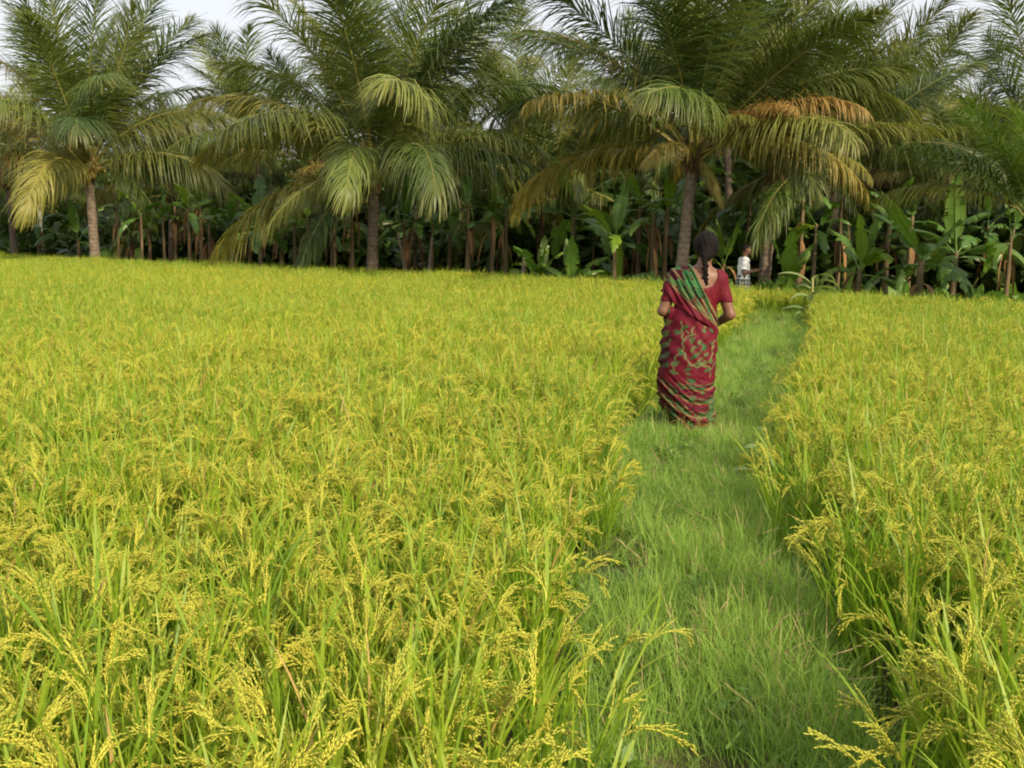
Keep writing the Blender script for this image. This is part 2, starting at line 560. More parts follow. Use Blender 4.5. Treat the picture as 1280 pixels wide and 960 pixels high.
# bund path: a low bank of earth with a worn crown
yy = np.arange(-3, 24.6, .1)
prof = np.array([-1.0, -.8, -.6, -.35, -.12, .12, .35, .6, .8, 1.0])
g = Geo()
c = pcen(yy); h = phalf(yy) + .28
PX = c[:, None] + prof[None] * h[:, None]
PY = np.repeat(yy[:, None], 10, 1)
zp = np.interp(np.abs(prof), [0, .12, .6, .8, 1.0], [-.02, -.015, -.01, -.12, -.30])
PZ = zp[None] + (vnoise(PX * 3, PY * 3, 8) - .5) * .07 + (vnoise(PX * 11, PY * 11, 9) - .5) * .02
n = len(yy)
I, J = np.meshgrid(np.arange(n - 1), np.arange(9), indexing='ij'); I, J = I.ravel(), J.ravel()
g.add(np.stack([PX.ravel(), PY.ravel(), PZ.ravel()], 1), np.stack([I * 10 + J, I * 10 + J + 1, (I + 1) * 10 + J + 1, (I + 1) * 10 + J], 1))
tag(link('path', g.mesh('path', [M['bund']])), kind='structure')


# ------------------------------------------------------------------ grass of the path
def make_tuft(seed, n, hmin, hmax, width, spread, lean, mat=0, heads=0, dry=.05):
    rg = np.random.default_rng(seed)
    g = Geo()
    for i in range(n):
        a = rg.uniform(0, 2 * math.pi)
        o = np.array([math.cos(a), math.sin(a), 0])
        b = rg.normal(0, spread, 3); b[2] = -.02
        L = rg.uniform(hmin, hmax)
        pts, dirs = arc(b, norm(np.array([0, 0, 1]) + o * abs(rg.normal(0, lean))), L, 4, o + np.array([0, 0, -.5]), rg.uniform(.1, 1.4), 1.5)
        sd = norm(np.cross(dirs[0], o) + 1e-4)
        mt = 1 if rg.random() < dry else mat
        g.ribbon(pts, width * rg.uniform(.7, 1.3) * np.array([.8, 1, .9, .6, .1]), sd, mt, np.clip(rg.uniform(0, .7) + np.linspace(0, .3, 5), 0, 1))
        if rg.random() < .35:   # side blade off the stem
            p2, d2 = arc(pts[2], norm(dirs[2] + rg.normal(0, .6, 3)), L * .4, 3, [0, 0, -1], .5)
            g.ribbon(p2, width * np.array([.7, .9, .6, .1]), sd, mt, rg.uniform(0, 1))
    for i in range(heads):
        a = rg.uniform(0, 2 * math.pi)
        o = np.array([math.cos(a), math.sin(a), 0])
        L = hmax * rg.uniform(1.1, 1.6)
        pts, dirs = arc(rg.normal(0, spread, 3) * [1, 1, 0], norm(np.array([0, 0, 1]) + o * rg.uniform(.1, .7)), L, 6, o + np.array([0, 0, -1]), rg.uniform(.2, .9))
        g.tube(pts, np.linspace(.0010, .0006, 7), 4, 0, .9)
        hp = np.linspace(pts[-3], pts[-1], 6) + rg.normal(0, .001, (6, 3))
        g.tube(hp, [.001, .002, .0024, .002, .0015, .0008], 4, 1, .8)
    return g.mesh('grass_tuft', [M['grass'], M['straw'], M['grass_fine']])


TUFT = [template('tuft_%d' % i, make_tuft(300 + i, 30, .05, .15, .0042, .055, .55)) for i in range(5)]
TUFT += [template('tuft_w%d' % i, make_tuft(310 + i, 16, .06, .17, .0075, .05, .7)) for i in range(3)]
TUFT += [template('tuft_h%d' % i, make_tuft(320 + i, 24, .08, .2, .0045, .05, .4, heads=1)) for i in range(2)]
TUFT += [template('litter_tuft', make_tuft(331, 14, .04, .10, .003, .07, 1.6, mat=0, dry=.3))]
FINE = [template('fine_%d' % i, make_tuft(340 + i, 46, .10, .27, .0026, .06, .28, mat=2, dry=.04)) for i in range(6)]


def path_points(dens):
    out = []
    for y0 in np.arange(.8, 24.2, .2):
        hwid = float(phalf(y0)) + .20
        d = dens if y0 < 9 else dens * .55
        k = rng.poisson(2 * hwid * .2 * d)
        y = y0 + rng.uniform(0, .2, k)
        out.append(np.stack([pcen(y) + rng.uniform(-hwid, hwid, k), y], 1))
    return np.concatenate(out)


P = path_points(460)
u = (P[:, 0] - pcen(P[:, 1])) / (phalf(P[:, 1]) + .2)       # -1 left bank, +1 right bank
worn = vnoise(P[:, 0] * 2.1, P[:, 1] * 1.1, 4)
clump = vnoise(P[:, 0] * 6.5, P[:, 1] * 5.0, 14) * .6 + vnoise(P[:, 0] * 14, P[:, 1] * 12, 15) * .4
keep = rng.random(len(P)) < np.clip(.05 + worn * .5 + np.abs(u) * .25 + (clump - .42) * 3.2 - .22 * np.exp(-((u - .1) / .22) ** 2), .12, 1)
P, u, worn, clump = P[keep], u[keep], worn[keep], clump[keep]
np_ = len(P)
finep = np.clip((.55 - u) * .55 + (vnoise(P[:, 0] * 1.3, P[:, 1] * .8, 6) - .5) * .8, .02, .9)
finep = np.where((P[:, 1] > 5) & (P[:, 1] < 8) & (u < 0), np.maximum(finep, .75), finep)
finep = np.where(P[:, 1] > 8.6, np.maximum(finep, .7), finep)
isf = rng.random(np_) < finep
ids = np.where(isf, len(TUFT) + rng.integers(0, len(FINE), np_), rng.integers(0, len(TUFT), np_))
z = np.interp(np.abs(u) * (phalf(P[:, 1]) + .2) / (phalf(P[:, 1]) + .28), [0, .6, .8, 1.0], [-.015, -.01, -.12, -.3])
s = rng.uniform(.55, 1.2, np_) * (.45 + worn * .35 + clump * .75)
her = np.hypot(P[:, 0] - 1.43, P[:, 1] - 8.0) < .42
s = np.where(her, s * .6, s)
s = np.where(isf, s * np.where(P[:, 1] < 4.5, .85, 1.05), s * 1.0) * (1 - .2 * np.exp(-((u - .1) / .22) ** 2))
scatter('path_grass', np.stack([P[:, 0], P[:, 1], z], 1), np.stack([rng.normal(0, .22, np_), rng.normal(0, .22, np_), rng.uniform(0, 6.28, np_)], 1),
        np.stack([s, s, s], 1), ids, TUFT + FINE, 'wispy green grass and dry straws growing over the narrow path', 'grass')


# ------------------------------------------------------------------ grass bank and undergrowth at the grove's edge
def make_bush(seed, n, rad, ll, lw, mat=0):
    rg = np.random.default_rng(seed)
    g = Geo()
    for i in range(n):
        d = norm(rg.normal(0, 1, 3)); d[2] = abs(d[2]) * .9
        p = d * rad * rg.uniform(.35, 1.0)
        o = norm(d + rg.normal(0, .5, 3)); o[2] += rg.uniform(-.3, .4)
        L = ll * rg.uniform(.6, 1.3)
        pts, dirs = arc(p, norm(o), L, 4, [0, 0, -1], rg.uniform(.2, 1.2))
        sd = norm(np.cross(dirs[1], norm(rg.normal(0, .4, 3) + np.array([0, 0, 1]))))
        g.ribbon(pts, lw * L * np.array([.15, .8, 1, .7, .05]), sd, mat, rg.uniform(0, 1))
    return g.mesh('leaf_clump', [M['bush'], M['herb']])


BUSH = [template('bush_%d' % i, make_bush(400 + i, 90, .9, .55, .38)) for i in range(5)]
HERB = [template('herb_%d' % i, make_bush(420 + i, 40, .28, .2, .5, 1)) for i in range(4)]
BANK = [template('bank_%d' % i, make_tuft(440 + i, 40, .15, .42, .009, .12, .4)) for i in range(4)]

k = 1500
x = rng.uniform(-32, 18, k); y = edge(x) + rng.uniform(-.1, 2.2, k)
s = rng.uniform(.5, 1.1, k)
scatter('edge_grass', np.stack([x, y, np.full(k, GZ)], 1), np.stack([rng.normal(0, .1, k), rng.normal(0, .1, k), rng.uniform(0, 6.28, k)], 1),
        np.stack([s, s, s], 1), rng.integers(0, 4, k), BANK, 'low green grass along the far edge of the rice under the palms', 'grass')
k = 850
x = np.where(rng.random(k) < .62, rng.uniform(0, 16, k), rng.uniform(-30, 16, k)); y = edge(x) + rng.uniform(.3, 3.5, k)
s = rng.uniform(.6, 1.7, k) * np.where(x > -1, 1.45, 1.0)
scatter('edge_weeds', np.stack([x, y, np.full(k, GZ)], 1), np.stack([rng.normal(0, .1, k), rng.normal(0, .1, k), rng.uniform(0, 6.28, k)], 1),
        np.stack([s, s, s], 1), rng.integers(0, 4, k), HERB, 'low broad leaved weeds along the foot of the grove', 'weeds')
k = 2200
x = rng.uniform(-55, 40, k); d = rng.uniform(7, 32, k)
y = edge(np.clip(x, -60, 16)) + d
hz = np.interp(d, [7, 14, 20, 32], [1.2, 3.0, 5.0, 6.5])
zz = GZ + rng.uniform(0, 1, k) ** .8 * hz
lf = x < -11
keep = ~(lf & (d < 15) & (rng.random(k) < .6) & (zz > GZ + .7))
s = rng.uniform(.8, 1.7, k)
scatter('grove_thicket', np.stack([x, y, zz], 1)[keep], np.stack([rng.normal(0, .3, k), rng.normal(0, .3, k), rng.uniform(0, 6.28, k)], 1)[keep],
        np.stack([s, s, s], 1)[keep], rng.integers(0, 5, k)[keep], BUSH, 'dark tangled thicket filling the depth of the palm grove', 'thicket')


k = 520
y = rng.uniform(1.6, 14, k) ** 1.0; q = rng.uniform(-1, 1, k); x = pcen(y) + q * (phalf(y) + .15)
kk = vnoise(x * 4, y * 3, 21) > .5
s = rng.uniform(.08, .22, k)
scatter('path_weeds', np.stack([x, y, np.interp(np.abs(q), [0, .6, 1], [0, 0, -.12])], 1)[kk], np.stack([rng.normal(0, .2, k), rng.normal(0, .2, k), rng.uniform(0, 6.28, k)], 1)[kk],
        np.stack([s, s, s], 1)[kk], rng.integers(0, 4, k)[kk], HERB, 'tiny broad leaved weeds creeping among the grass of the path', 'weeds')

# ------------------------------------------------------------------ coconut palms
FL = 5.0


def make_frond(phi0, droop, hang, seed, nl=146):
    rg = np.random.default_rng(seed)
    g = Geo()
    n = 30
    s = np.linspace(0, 1, n)
    phi = phi0 - droop * s ** 1.35
    ds = FL / (n - 1)
    sw = rg.normal(0, .28)
    az = sw * s ** 2
    d = np.stack([np.cos(phi) * np.cos(az), np.cos(phi) * np.sin(az), np.sin(phi)], 1)
    pts = np.concatenate([[[0, 0, 0]], np.cumsum(d[:-1] * ds, 0)])
    g.tube(pts, np.interp(s, [0, .06, .2, 1], [.075, .045, .032, .005]), 4, 1, 0)
    brk = rg.uniform(0, 1)
    for side in (1, -1):
        for k in range(nl):
            if rg.random() < .05: continue
            t = .19 + .81 * (k + rg.uniform(-.3, .3)) / nl
            t = min(max(t, .19), .995)
            q = t * (n - 1); i0 = min(int(q), n - 2); fr = q - i0
            p = pts[i0] * (1 - fr) + pts[i0 + 1] * fr
            tg = d[i0]
            yv = norm(np.cross([0, 0, 1], tg)) * side if abs(tg[2]) < .98 else np.array([0, 1.0, 0]) * side
            nn = norm(np.cross(tg, yv) * side)
            a = np.interp(t, [.19, .5, .9, 1], [R(72), R(56), R(34), R(12)]) + rg.normal(0, .16)
            v = R(np.interp(t, [.19, .6, 1], [30, 14, 5])) + rg.normal(0, .2)
            dd = norm(math.cos(a) * tg + math.sin(a) * (yv * math.cos(v) + nn * math.sin(v)))
            L = 1.42 * np.interp(t, [.19, .3, .5, .75, .92, 1], [.55, .9, 1.0, .85, .6, .38]) * rg.uniform(.7, 1.12)
            pp = [p]; e = dd
            hg = hang * rg.uniform(.6, 1.35)
            dl = []
            for j in range(4):
                e = norm(e + np.array([0, 0, -1.0]) * hg * (.18 + .16 * j))
                pp.append(pp[-1] + e * L / 4); dl.append(e)
            pp = np.array(pp)
            wv = tg - (tg @ dd) * dd
            wv = norm(norm(wv) + nn * rg.normal(0, .35))
            rv = rg.uniform(0, .35)
            g.ribbon(pp, .030 * np.array([.7, 1, .9, .6, .1]), wv, 0, np.clip(rv + np.linspace(0, .65, 5) ** 1.5 + (.25 if t > .9 else 0), 0, 1))
    return g.mesh('frond', [M['frond'], M['rachis']])


# age classes: start angle, droop, leaflet hang
FCL = [(84, 18, .3), (75, 32, .4), (66, 44, .6), (55, 56, .85), (40, 68, 1.25), (21, 74, 1.8), (-4, 68, 2.4), (-32, 46, 2.6)]
FRONDS = [[make_frond(R(a), R(b), c, 500 + i * 10 + j) for j in range(3)] for i, (a, b, c) in enumerate(FCL)]
GREEN = [(.105, .160, .030), (.075, .125, .027), (.135, .178, .038), (.058, .102, .027), (.175, .205, .045)]
YELL = [(.26, .245, .05), (.21, .225, .045), (.32, .26, .06)]
BRT = [(.13, .22, .03), (.15, .24, .035), (.12, .20, .03)]
DEAD = [(.50, .29, .09), (.46, .27, .09), (.40, .25, .08)]


def put_frond(root, heart, az, cls, scale, kind, rg, label=None):
    me = FRONDS[cls][rg.integers(0, 3)]
    o = link('frond', me, root, heart + np.array([math.cos(az), math.sin(az), 0]) * .1,
             (rg.normal(0, .3), rg.normal(0, .08), az), scale)
    c = np.array({'g': GREEN, 'y': YELL, 'd': DEAD, 'b': BRT}[kind][rg.integers(0, 5 if kind == 'g' else 3)]) * rg.uniform(.75, 1.25)
    o.color = (*c, 1)
    if label: o['label'] = label
    return o


def make_trunk(h, rb, rt, bend, seed):
    rg = np.random.default_rng(seed)
    n = max(10, int(h / .07)); k = 14
    z = np.linspace(0, h, n); t = z / h
    cx = bend[0] * t ** 1.6; cy = bend[1] * t ** 1.6
    rad = rt + (rb - rt) * np.exp(-t * 2.2) + .05 * np.exp(-z * 4)
    g = Geo()
    th = np.arange(k) / k * 6.283
    saw = 1 + .035 * (1 - ((z * 7.5) % 1)) + rg.normal(0, .008, n)
    rr = rad * saw
    vs = np.stack([cx[:, None] + np.cos(th) * rr[:, None], cy[:, None] + np.sin(th) * rr[:, None], np.repeat(z[:, None], k, 1)], 2)
    vs[:, :, :2] += rg.normal(0, .006, (n, k, 2))
    I, J = np.meshgrid(np.arange(n - 1), np.arange(k), indexing='ij'); I, J = I.ravel(), J.ravel()
    g.add(vs.reshape(-1, 3), np.stack([I * k + J, I * k + (J + 1) % k, (I + 1) * k + (J + 1) % k, (I + 1) * k + J], 1))
    return g.mesh('trunk', [M['trunk']])


def make_heart(seed):
    """sheathing frond bases and fibre round the growing point"""
    rg = np.random.default_rng(seed)
    g = Geo()
    for i in range(18):
        a = i * 2.4; o = np.array([math.cos(a), math.sin(a), 0])
        z0 = -.55 + .045 * i
        p = [o * .10 + [0, 0, z0 - .25], o * .17 + [0, 0, z0], o * rg.uniform(.26, .36) + [0, 0, z0 + .35]]
        g.tube(p, [.08, .09, .05], 6, 0)
    for i in range(14):
        a = rg.uniform(0, 6.28); o = np.array([math.cos(a), math.sin(a), 0])
        pts, dr = arc(o * .16 + [0, 0, rg.uniform(-.5, 0)], norm(o + [0, 0, -.4]), rg.uniform(.25, .6), 4, [0, 0, -1], .9)
        g.ribbon(pts, [.05, .08, .07, .05, .02], norm(np.cross(o, [0, 0, 1])), 0)
    return g.mesh('crown_base', [M['fibre']])


def make_nuts(seed, n):
    rg = np.random.default_rng(seed)
    g = Geo()
    for i in range(n):
        c = rg.normal(0, .13, 3) * [1, 1, 1.2]
        th = np.linspace(0, math.pi, 7); ph = np.arange(8) / 8 * 6.283
        r = .10 * rg.uniform(.8, 1.1)
        vs = np.stack([np.outer(np.sin(th), np.cos(ph)) * r, np.outer(np.sin(th), np.sin(ph)) * r, np.outer(np.cos(th), np.ones(8)) * r * 1.25], 2).reshape(-1, 3) + c
        I, J = np.meshgrid(np.arange(6), np.arange(8), indexing='ij'); I, J = I.ravel(), J.ravel()
        g.add(vs, np.stack([I * 8 + J, (I + 1) * 8 + J, (I + 1) * 8 + (J + 1) % 8, I * 8 + (J + 1) % 8], 1))
    g.tube([[0, 0, .45], [0, 0, .2], [0, 0, 0]], [.02, .018, .012], 5, 0)
    return g.mesh('coconut_bunch', [M['coconut']])


HEARTS = [make_heart(1), make_heart(2)]
NUTS = [make_nuts(1, 11), make_nuts(2, 9)]


def palm(label, bpx, hpx, hpy, D, L=5.0, nf=22, seed=0, rb=.2, custom=(), yell=.16, dead=0, lo=7.0, nuts=(), group='coconut palms of the grove', az0=None, tone='g'):
    rg = np.random.default_rng(900 + seed)
    base = pix(bpx, 300, D); base[2] = GZ
    heart = pix(hpx, hpy, D)
    root = thing('palm_tree', label, 'palm tree', base, group)
    hl = heart - base
    h = hl[2]
    link('trunk', make_trunk(h - .1, rb, rb * .72, (hl[0], hl[1]), seed), root)
    link('crown_base', HEARTS[seed % 2], root, hl + np.array([0, 0, -.05]), (0, 0, rg.uniform(0, 6)), rb / .2 * .95)
    a0 = rg.uniform(0, 6.28) if az0 is None else az0
    for i in range(nf):
        t = i / (nf - 1)
        cls = int(min(7, t ** .85 * lo + rg.uniform(-.3, .5)))
        kind = tone
        if cls >= 5 and rg.random() < dead * 3: kind = 'd'
        elif cls >= 3 and rg.random() < yell * 1.3: kind = 'y'
        put_frond(root, hl + np.array([0, 0, .12 - .35 * t]), a0 + i * 2.39996 + rg.normal(0, .15), max(cls, 0), L / FL * rg.uniform(.88, 1.08) * (1 if cls > 0 else .95), kind, rg)
    for az, cls, sc, kind in custom:
        put_frond(root, hl + np.array([0, 0, -.05]), R(az), cls, L / FL * sc, kind, rg)
    for az, dz, i in nuts:
        link('coconut_bunch', NUTS[i], root, hl + np.array([math.cos(R(az)) * .36, math.sin(R(az)) * .36, dz]))
    return root


# azimuth: 0 = right of picture, 90 = away, 180 = left, 270 = towards the camera
palm('stout coconut palm with pale ringed trunk and green nuts, leftmost at the rice edge', 118, 110, 205, 35.6, 6.1, 25, 1, .19,
     lo=5.8, dead=0, custom=[(205, 5, .85, 'd'), (285, 4, .42, 'y'), (225, 4, .5, 'y'), (-15, 6, .6, 'g'), (80, 0, 1.05, 'g'), (170, 2, 1.0, 'y'), (60, 1, 1.1, 'g')], nuts=[(300, -.35, 0), (340, -.2, 1), (250, -.15, 1)])
palm('broad coconut palm with short trunk and low drooping fronds mid rice edge', 465, 468, 212, 29.4, 6.2, 27, 2, .19,
     custom=[(222, 6, .62, 'y'), (232, 7, .62, 'g'), (-12, 5, 1.0, 'g'), (178, 4, .95, 'y'), (285, 3, .7, 'g'), (20, 4, .9, 'g')], yell=.14, lo=5.8, dead=0)
palm('tall coconut palm with orange dried fronds, its pale trunk rising behind the woman', 852, 868, 190, 23.8, 5.1, 25, 3, .165,
     custom=[(304, 4, .62, 'd'), (332, 4, .8, 'd'), (318, 5, .85, 'y'), (296, 4, .42, 'y'), (235, 5, .42, 'y'), (285, 7, .3, 'y'), (180, 4, 1.0, 'g'), (168, 3, 1.05, 'y')], yell=.2, lo=5.0, dead=.0)
palm('coconut palm with ringed dark trunk just right of the man in the white shirt', 957, 972, 200, 25.5, 4.2, 18, 4, .17,
     custom=[(325, 5, .6, 'y'), (345, 6, .6, 'g')], yell=.2, lo=5.0)
palm('coconut palm with shaded trunk, second palm right of the white shirted man', 1040, 1046, 205, 27, 4.4, 20, 5, .16)
palm('slim coconut palm with the tallest upright spear fronds against the white sky at right', 1108, 1120, 195, 36, 5.2, 18, 6, .17, lo=6)
palm('coconut palm at the right border of the photo with grey arching fronds against the sky', 1300, 1296, 190, 27, 4.6, 20, 7, .17)
palm('young low coconut palm with fresh bright green fronds at the right border', 1302, 1296, 268, 18.8, 2.6, 12, 8, .13, lo=4.0, yell=.1, tone='b', custom=[(172, 3, 1.1, 'b'), (155, 4, 1.15, 'y'), (186, 2, 1.0, 'b'), (195, 1, .9, 'b')])
back = [(330, 318, 180, 41, 4.9, 'tall coconut palm in the second row, between leftmost and middle front palm'),
        (640, 642, 168, 37, 4.8, 'loose crowned coconut palm seen against the sky right of the middle front palm'),
        (742, 748, 232, 41, 4.6, 'coconut palm under the patch of sky left of the orange fronded palm'),
        (18, 8, 222, 42, 4.6, 'coconut palm at the left border of the photo, behind the leftmost front palm'),
        (214, 214, 238, 42, 4.5, 'low coconut palm just right of the leftmost front palm'),
        (915, 905, 125, 34, 4.6, 'coconut palm directly behind the orange fronded palm, rising out of the photo'),
        (990, 985, 160, 39, 4.6, 'coconut palm of the second row above the white shirted man'),
        (1190, 1186, 250, 33, 4.4, 'coconut palm between the tallest spear fronds and the right border'),
        (575, 572, 190, 36, 4.4, 'shaded coconut palm close behind the right side of the middle front palm'),
        (402, 400, 200, 39, 4.4, 'shaded coconut palm close behind the left side of the middle front palm'),
        (800, 812, 165, 38, 4.7, 'coconut palm behind the left fronds of the orange fronded palm'),
        (1085, 1082, 225, 32, 4.3, 'coconut palm under the tallest spear fronds, its fronds crossing the right grove'),
        (690, 690, 225, 34, 4.3, 'low dark coconut palm in the gap left of the orange fronded palm'),
        (266, 262, 240, 46, 4.7, 'distant coconut palm under the left gap of sky'),
        (1245, 1240, 252, 40, 4.6, 'distant coconut palm low against the white sky at far right'),
        (500, 505, 185, 47, 4.8, 'distant coconut palm hidden high behind the middle front palm')]
for i, (b, hx, hy, D, L, lab) in enumerate(back):
    palm(lab, b, hx, hy, D, L * .94, 19, 20 + i, .15, yell=.16, dead=0, nuts=[(270, -.3, i % 2)] if i % 3 == 0 else ())
ordn = ['first', 'second', 'third', 'fourth', 'fifth', 'sixth', 'seventh', 'eighth', 'ninth', 'tenth', 'eleventh', 'twelfth', 'thirteenth', 'fourteenth']
for i in range(14):
    px = -40 + i * 104 + float(rng.uniform(-18, 18))
    palm('small far coconut palm, ' + ordn[i] + ' from the left in the last row', px, px + float(rng.uniform(-6, 6)), float(rng.uniform(250, 275)), float(rng.uniform(50, 58)), 4.7, 18, 50 + i, .15, lo=6.5, group='coconut palms of the last row')


# ------------------------------------------------------------------ banana plants
def make_bleaf(phi0, droop, seed, torn=.5, wid=.27):
    rg = np.random.default_rng(seed)
    g = Geo()
    L = 2.0; n = 34
    s = np.linspace(0, 1, n)
    phi = phi0 - droop * s ** 1.5
    az = rg.normal(0, .15) * s ** 2
    d = np.stack([np.cos(phi) * np.cos(az), np.cos(phi) * np.sin(az), np.sin(phi)], 1)
    pts = np.concatenate([[[0, 0, 0]], np.cumsum(d[:-1] * L / (n - 1), 0)])
    g.tube(pts, np.interp(s, [0, .2, 1], [.032, .018, .004]), 5, 1, 0)
    sv = s[6:]
    w = wid * np.clip(np.sin(np.pi * ((sv - sv[0]) / (1 - sv[0])) ** .75), 0, 1) ** .55
    w[-1] = .01
    for side in (1, -1):
        i = 6
        while i < n - 1:
            step = int(rg.integers(1, 4)) if rg.random() < torn else int(rg.integers(4, 10))
            j = min(i + step, n - 1)
            dr = rg.uniform(.05, .35) + (rg.uniform(.2, 1.0) if rg.random() < torn else 0)
            sk = rg.normal(0, .03)
            rows = []
            for q in range(i, j + 1):
                tg = d[q]; yv = norm(np.cross([0, 0, 1], tg)) * side if abs(tg[2]) < .97 else np.array([0, side, 0.])
                nn = norm(np.cross(tg, yv) * side)
                ww = w[q - 6]
                p = pts[q].copy(); row = [p]
                ang = .28
                for m_ in range(3):
                    p = p + (yv * math.cos(ang) + nn * math.sin(ang) + tg * .15) * ww / 3 + np.array([0, 0, -.02 * dr * m_])
                    ang -= dr * .8
                    row.append(p)
                rows.append(row)
            rows = np.array(rows)
            if j - i >= 1 and rg.random() < torn:    # a tear narrows towards the leaf edge
                mid = rows.mean(0, keepdims=True)
                rows = mid + (rows - mid) * np.array([1, .97, .9, .8])[None, :, None]
            rn = len(rows)
            I, J = np.meshgrid(np.arange(rn - 1), np.arange(3), indexing='ij'); I, J = I.ravel(), J.ravel()
            fs = np.stack([I * 4 + J, I * 4 + J + 1, (I + 1) * 4 + J + 1, (I + 1) * 4 + J], 1)
            g.add(rows.reshape(-1, 3), fs, 0, np.tile([0, .1, .35, .85 if rg.random() < .4 else .5], rn))
            i = j
    return g.mesh('leaf', [M['banana_leaf'], M['banana_rib']])


BCL = [(80, 15), (62, 45), (45, 85), (28, 105), (5, 85)]
BLEAF = [[make_bleaf(R(a), R(b), 700 + i * 10 + j, torn=[.35, .6, .85][j]) for j in range(3)] for i, (a, b) in enumerate(BCL)]
PADDLE = [make_bleaf(R(70), R(25), 790 + j, torn=.02, wid=.36) for j in range(2)]


def make_bstem(seed, dead=True):
    """banana stem 1 m tall (scaled by its object), dry sheaths round it"""
    rg = np.random.default_rng(seed)
    g = Geo()
    z = np.linspace(0, 1, 9)
    p = np.stack([rg.normal(0, .008, 9).cumsum(), rg.normal(0, .008, 9).cumsum(), z], 1); p[0, :2] = 0; p -= [p[-1, 0] * 0, 0, 0]
    p[:, :2] *= (1 - z[:, None] ** 4)
    g.tube(p, np.interp(z, [0, .15, 1], [.11, .085, .05]), 9, 0)
    if dead:
        for i in range(4):
            a = rg.uniform(0, 6.28); o = np.array([math.cos(a), math.sin(a), 0])
            q, dr = arc(o * .06 + [0, 0, rg.uniform(.55, .98)], norm(o + [0, 0, .5]), rg.uniform(.35, .7), 6, [0, 0, -1], rg.uniform(1.8, 2.4), .6)
            g.ribbon(q, np.array([.04, .07, .1, .11, .09, .06, .02]) * rg.uniform(.7, 1.5), norm(np.cross(o, [0, 0, 1])), 1)
    return g.mesh('stem', [M['banana_stem'], M['dead_leaf']])


BSTEM = [make_bstem(i, i % 3 != 2) for i in range(6)]
BGREEN = [(.10, .21, .035), (.135, .25, .04), (.085, .175, .033)]
BBRIGHT = [(.15, .27, .03), (.19, .30, .03), (.13, .25, .035)]


def banana(label, px, D, hs, ll, nleaf, seed, bright=.2, group='banana plants under the palms', az0=None, lo=4.2, rs=1.0, pale=False):
    rg = np.random.default_rng(2000 + seed)
    base = pix(px, 320, D); base[2] = GZ
    root = thing('banana_plant', label, 'banana plant', base, group)
    st = link('stem', BSTEM[seed % 6] if not pale else BSTEM[2], root, (0, 0, 0), (0, 0, rg.uniform(0, 6)), (rs, rs, hs))
    a0 = rg.uniform(0, 6.28) if az0 is None else az0
    for i in range(nleaf):
        t = i / max(nleaf - 1, 1)
        cls = int(np.clip(t * lo + rg.uniform(-.4, .6) + (.9 if bright < .3 else 0), 0, 4))
        o = link('leaf', BLEAF[cls][rg.integers(0, 3)], root, (0, 0, hs - .04 - .1 * t), (rg.normal(0, .15), rg.normal(0, .1), a0 + i * 2.4 + rg.normal(0, .2)), ll / 2.0 * rg.uniform(.8, 1.1))
        c = np.array((BBRIGHT if (rg.random() < bright or (i == 0 and rg.random() < .4)) else BGREEN)[rg.integers(0, 3)]) * rg.uniform(.8, 1.2)
        o.color = (*c, 1)
    return root


def eD(px, extra): return edge_at_px(px) + extra


banana('banana plant with pale smooth stem left of the woman at the rice edge', 768, eD(768, .8), 1.75, 1.5, 6, 1, .5, pale=True, rs=.75)
banana('banana plant with two arched leaves behind the low bright clump', 716, eD(716, 3.0), 2.4, 2.0, 7, 2, .15)
banana('low bushy banana sucker clump, brightest leaves, right of the grey stump', 676, eD(676, .7), .75, 1.25, 9, 3, .85, lo=4.6)
banana('low banana sucker with wide leaves touching the rice, left of the pale stemmed banana', 716, eD(716, .8), .55, 1.3, 9, 4, .6, lo=4.6)
banana('low banana sucker with spreading dark leaves between pale stemmed banana and woman', 775, eD(775, 1.4), .5, 1.3, 8, 5, .45, lo=4.6)
banana('banana plant with yellow green upright leaf above and left of the woman', 832, eD(832, 2.5), 2.5, 1.5, 5, 6, .7, az0=2.2, lo=3)
banana('banana plant with paddle leaves just left of the white shirted man', 905, eD(905, 3.4), 1.15, 1.5, 6, 7, .5)
banana('small banana plant with broad leaves right of the white shirted man', 986, eD(986, 1.2), .75, 1.25, 6, 8, .6, lo=3.0)
banana('banana plant with three lit leaves behind the wilted stalk at the path end', 1076, eD(1076, 1.2), 1.2, 1.45, 7, 9, .45)
banana('banana plant with thick brown stem at right, dark arched leaves', 1153, eD(1153, .9), 1.45, 1.6, 8, 10, .1, rs=1.2)
banana('tiny banana sucker with one round upright leaf left of the thick stemmed banana', 1133, eD(1133, .4), .42, .85, 4, 11, .8, lo=3)
banana('tiny banana sucker with tilted light leaf near the right border', 1228, eD(1228, .4), .35, .85, 4, 12, .8, lo=3.4)
banana('banana plant with hanging dark leaves left of the middle front palm', 326, eD(326, .8), 1.9, 1.7, 7, 13, .1, rs=1.1)
banana('banana plant with dark upright leaf behind the tilted small sucker', 1195, eD(1195, 2.5), 1.6, 1.7, 7, 14, .15)
frontx = [148, 178, 205, 238, 262, 290, 352, 385, 418, 440, 505, 540, 585, 615, 632, 815, 1000, 1018, 1110, 1262]
for i, px in enumerate(frontx):
    banana('thin stemmed banana plant in the row behind the rice edge, number %s from the left' % (ordn + ['fifteenth', 'sixteenth', 'seventeenth', 'eighteenth', 'nineteenth', 'twentieth'])[i],
           px, eD(px, float(rng.uniform(.8, 3.5))), float(rng.uniform(1.7, 2.8)), float(rng.uniform(1.0, 1.6)), 4, 30 + i, .10, group='banana plants of the row behind the rice edge', rs=float(rng.uniform(.6, .95)))
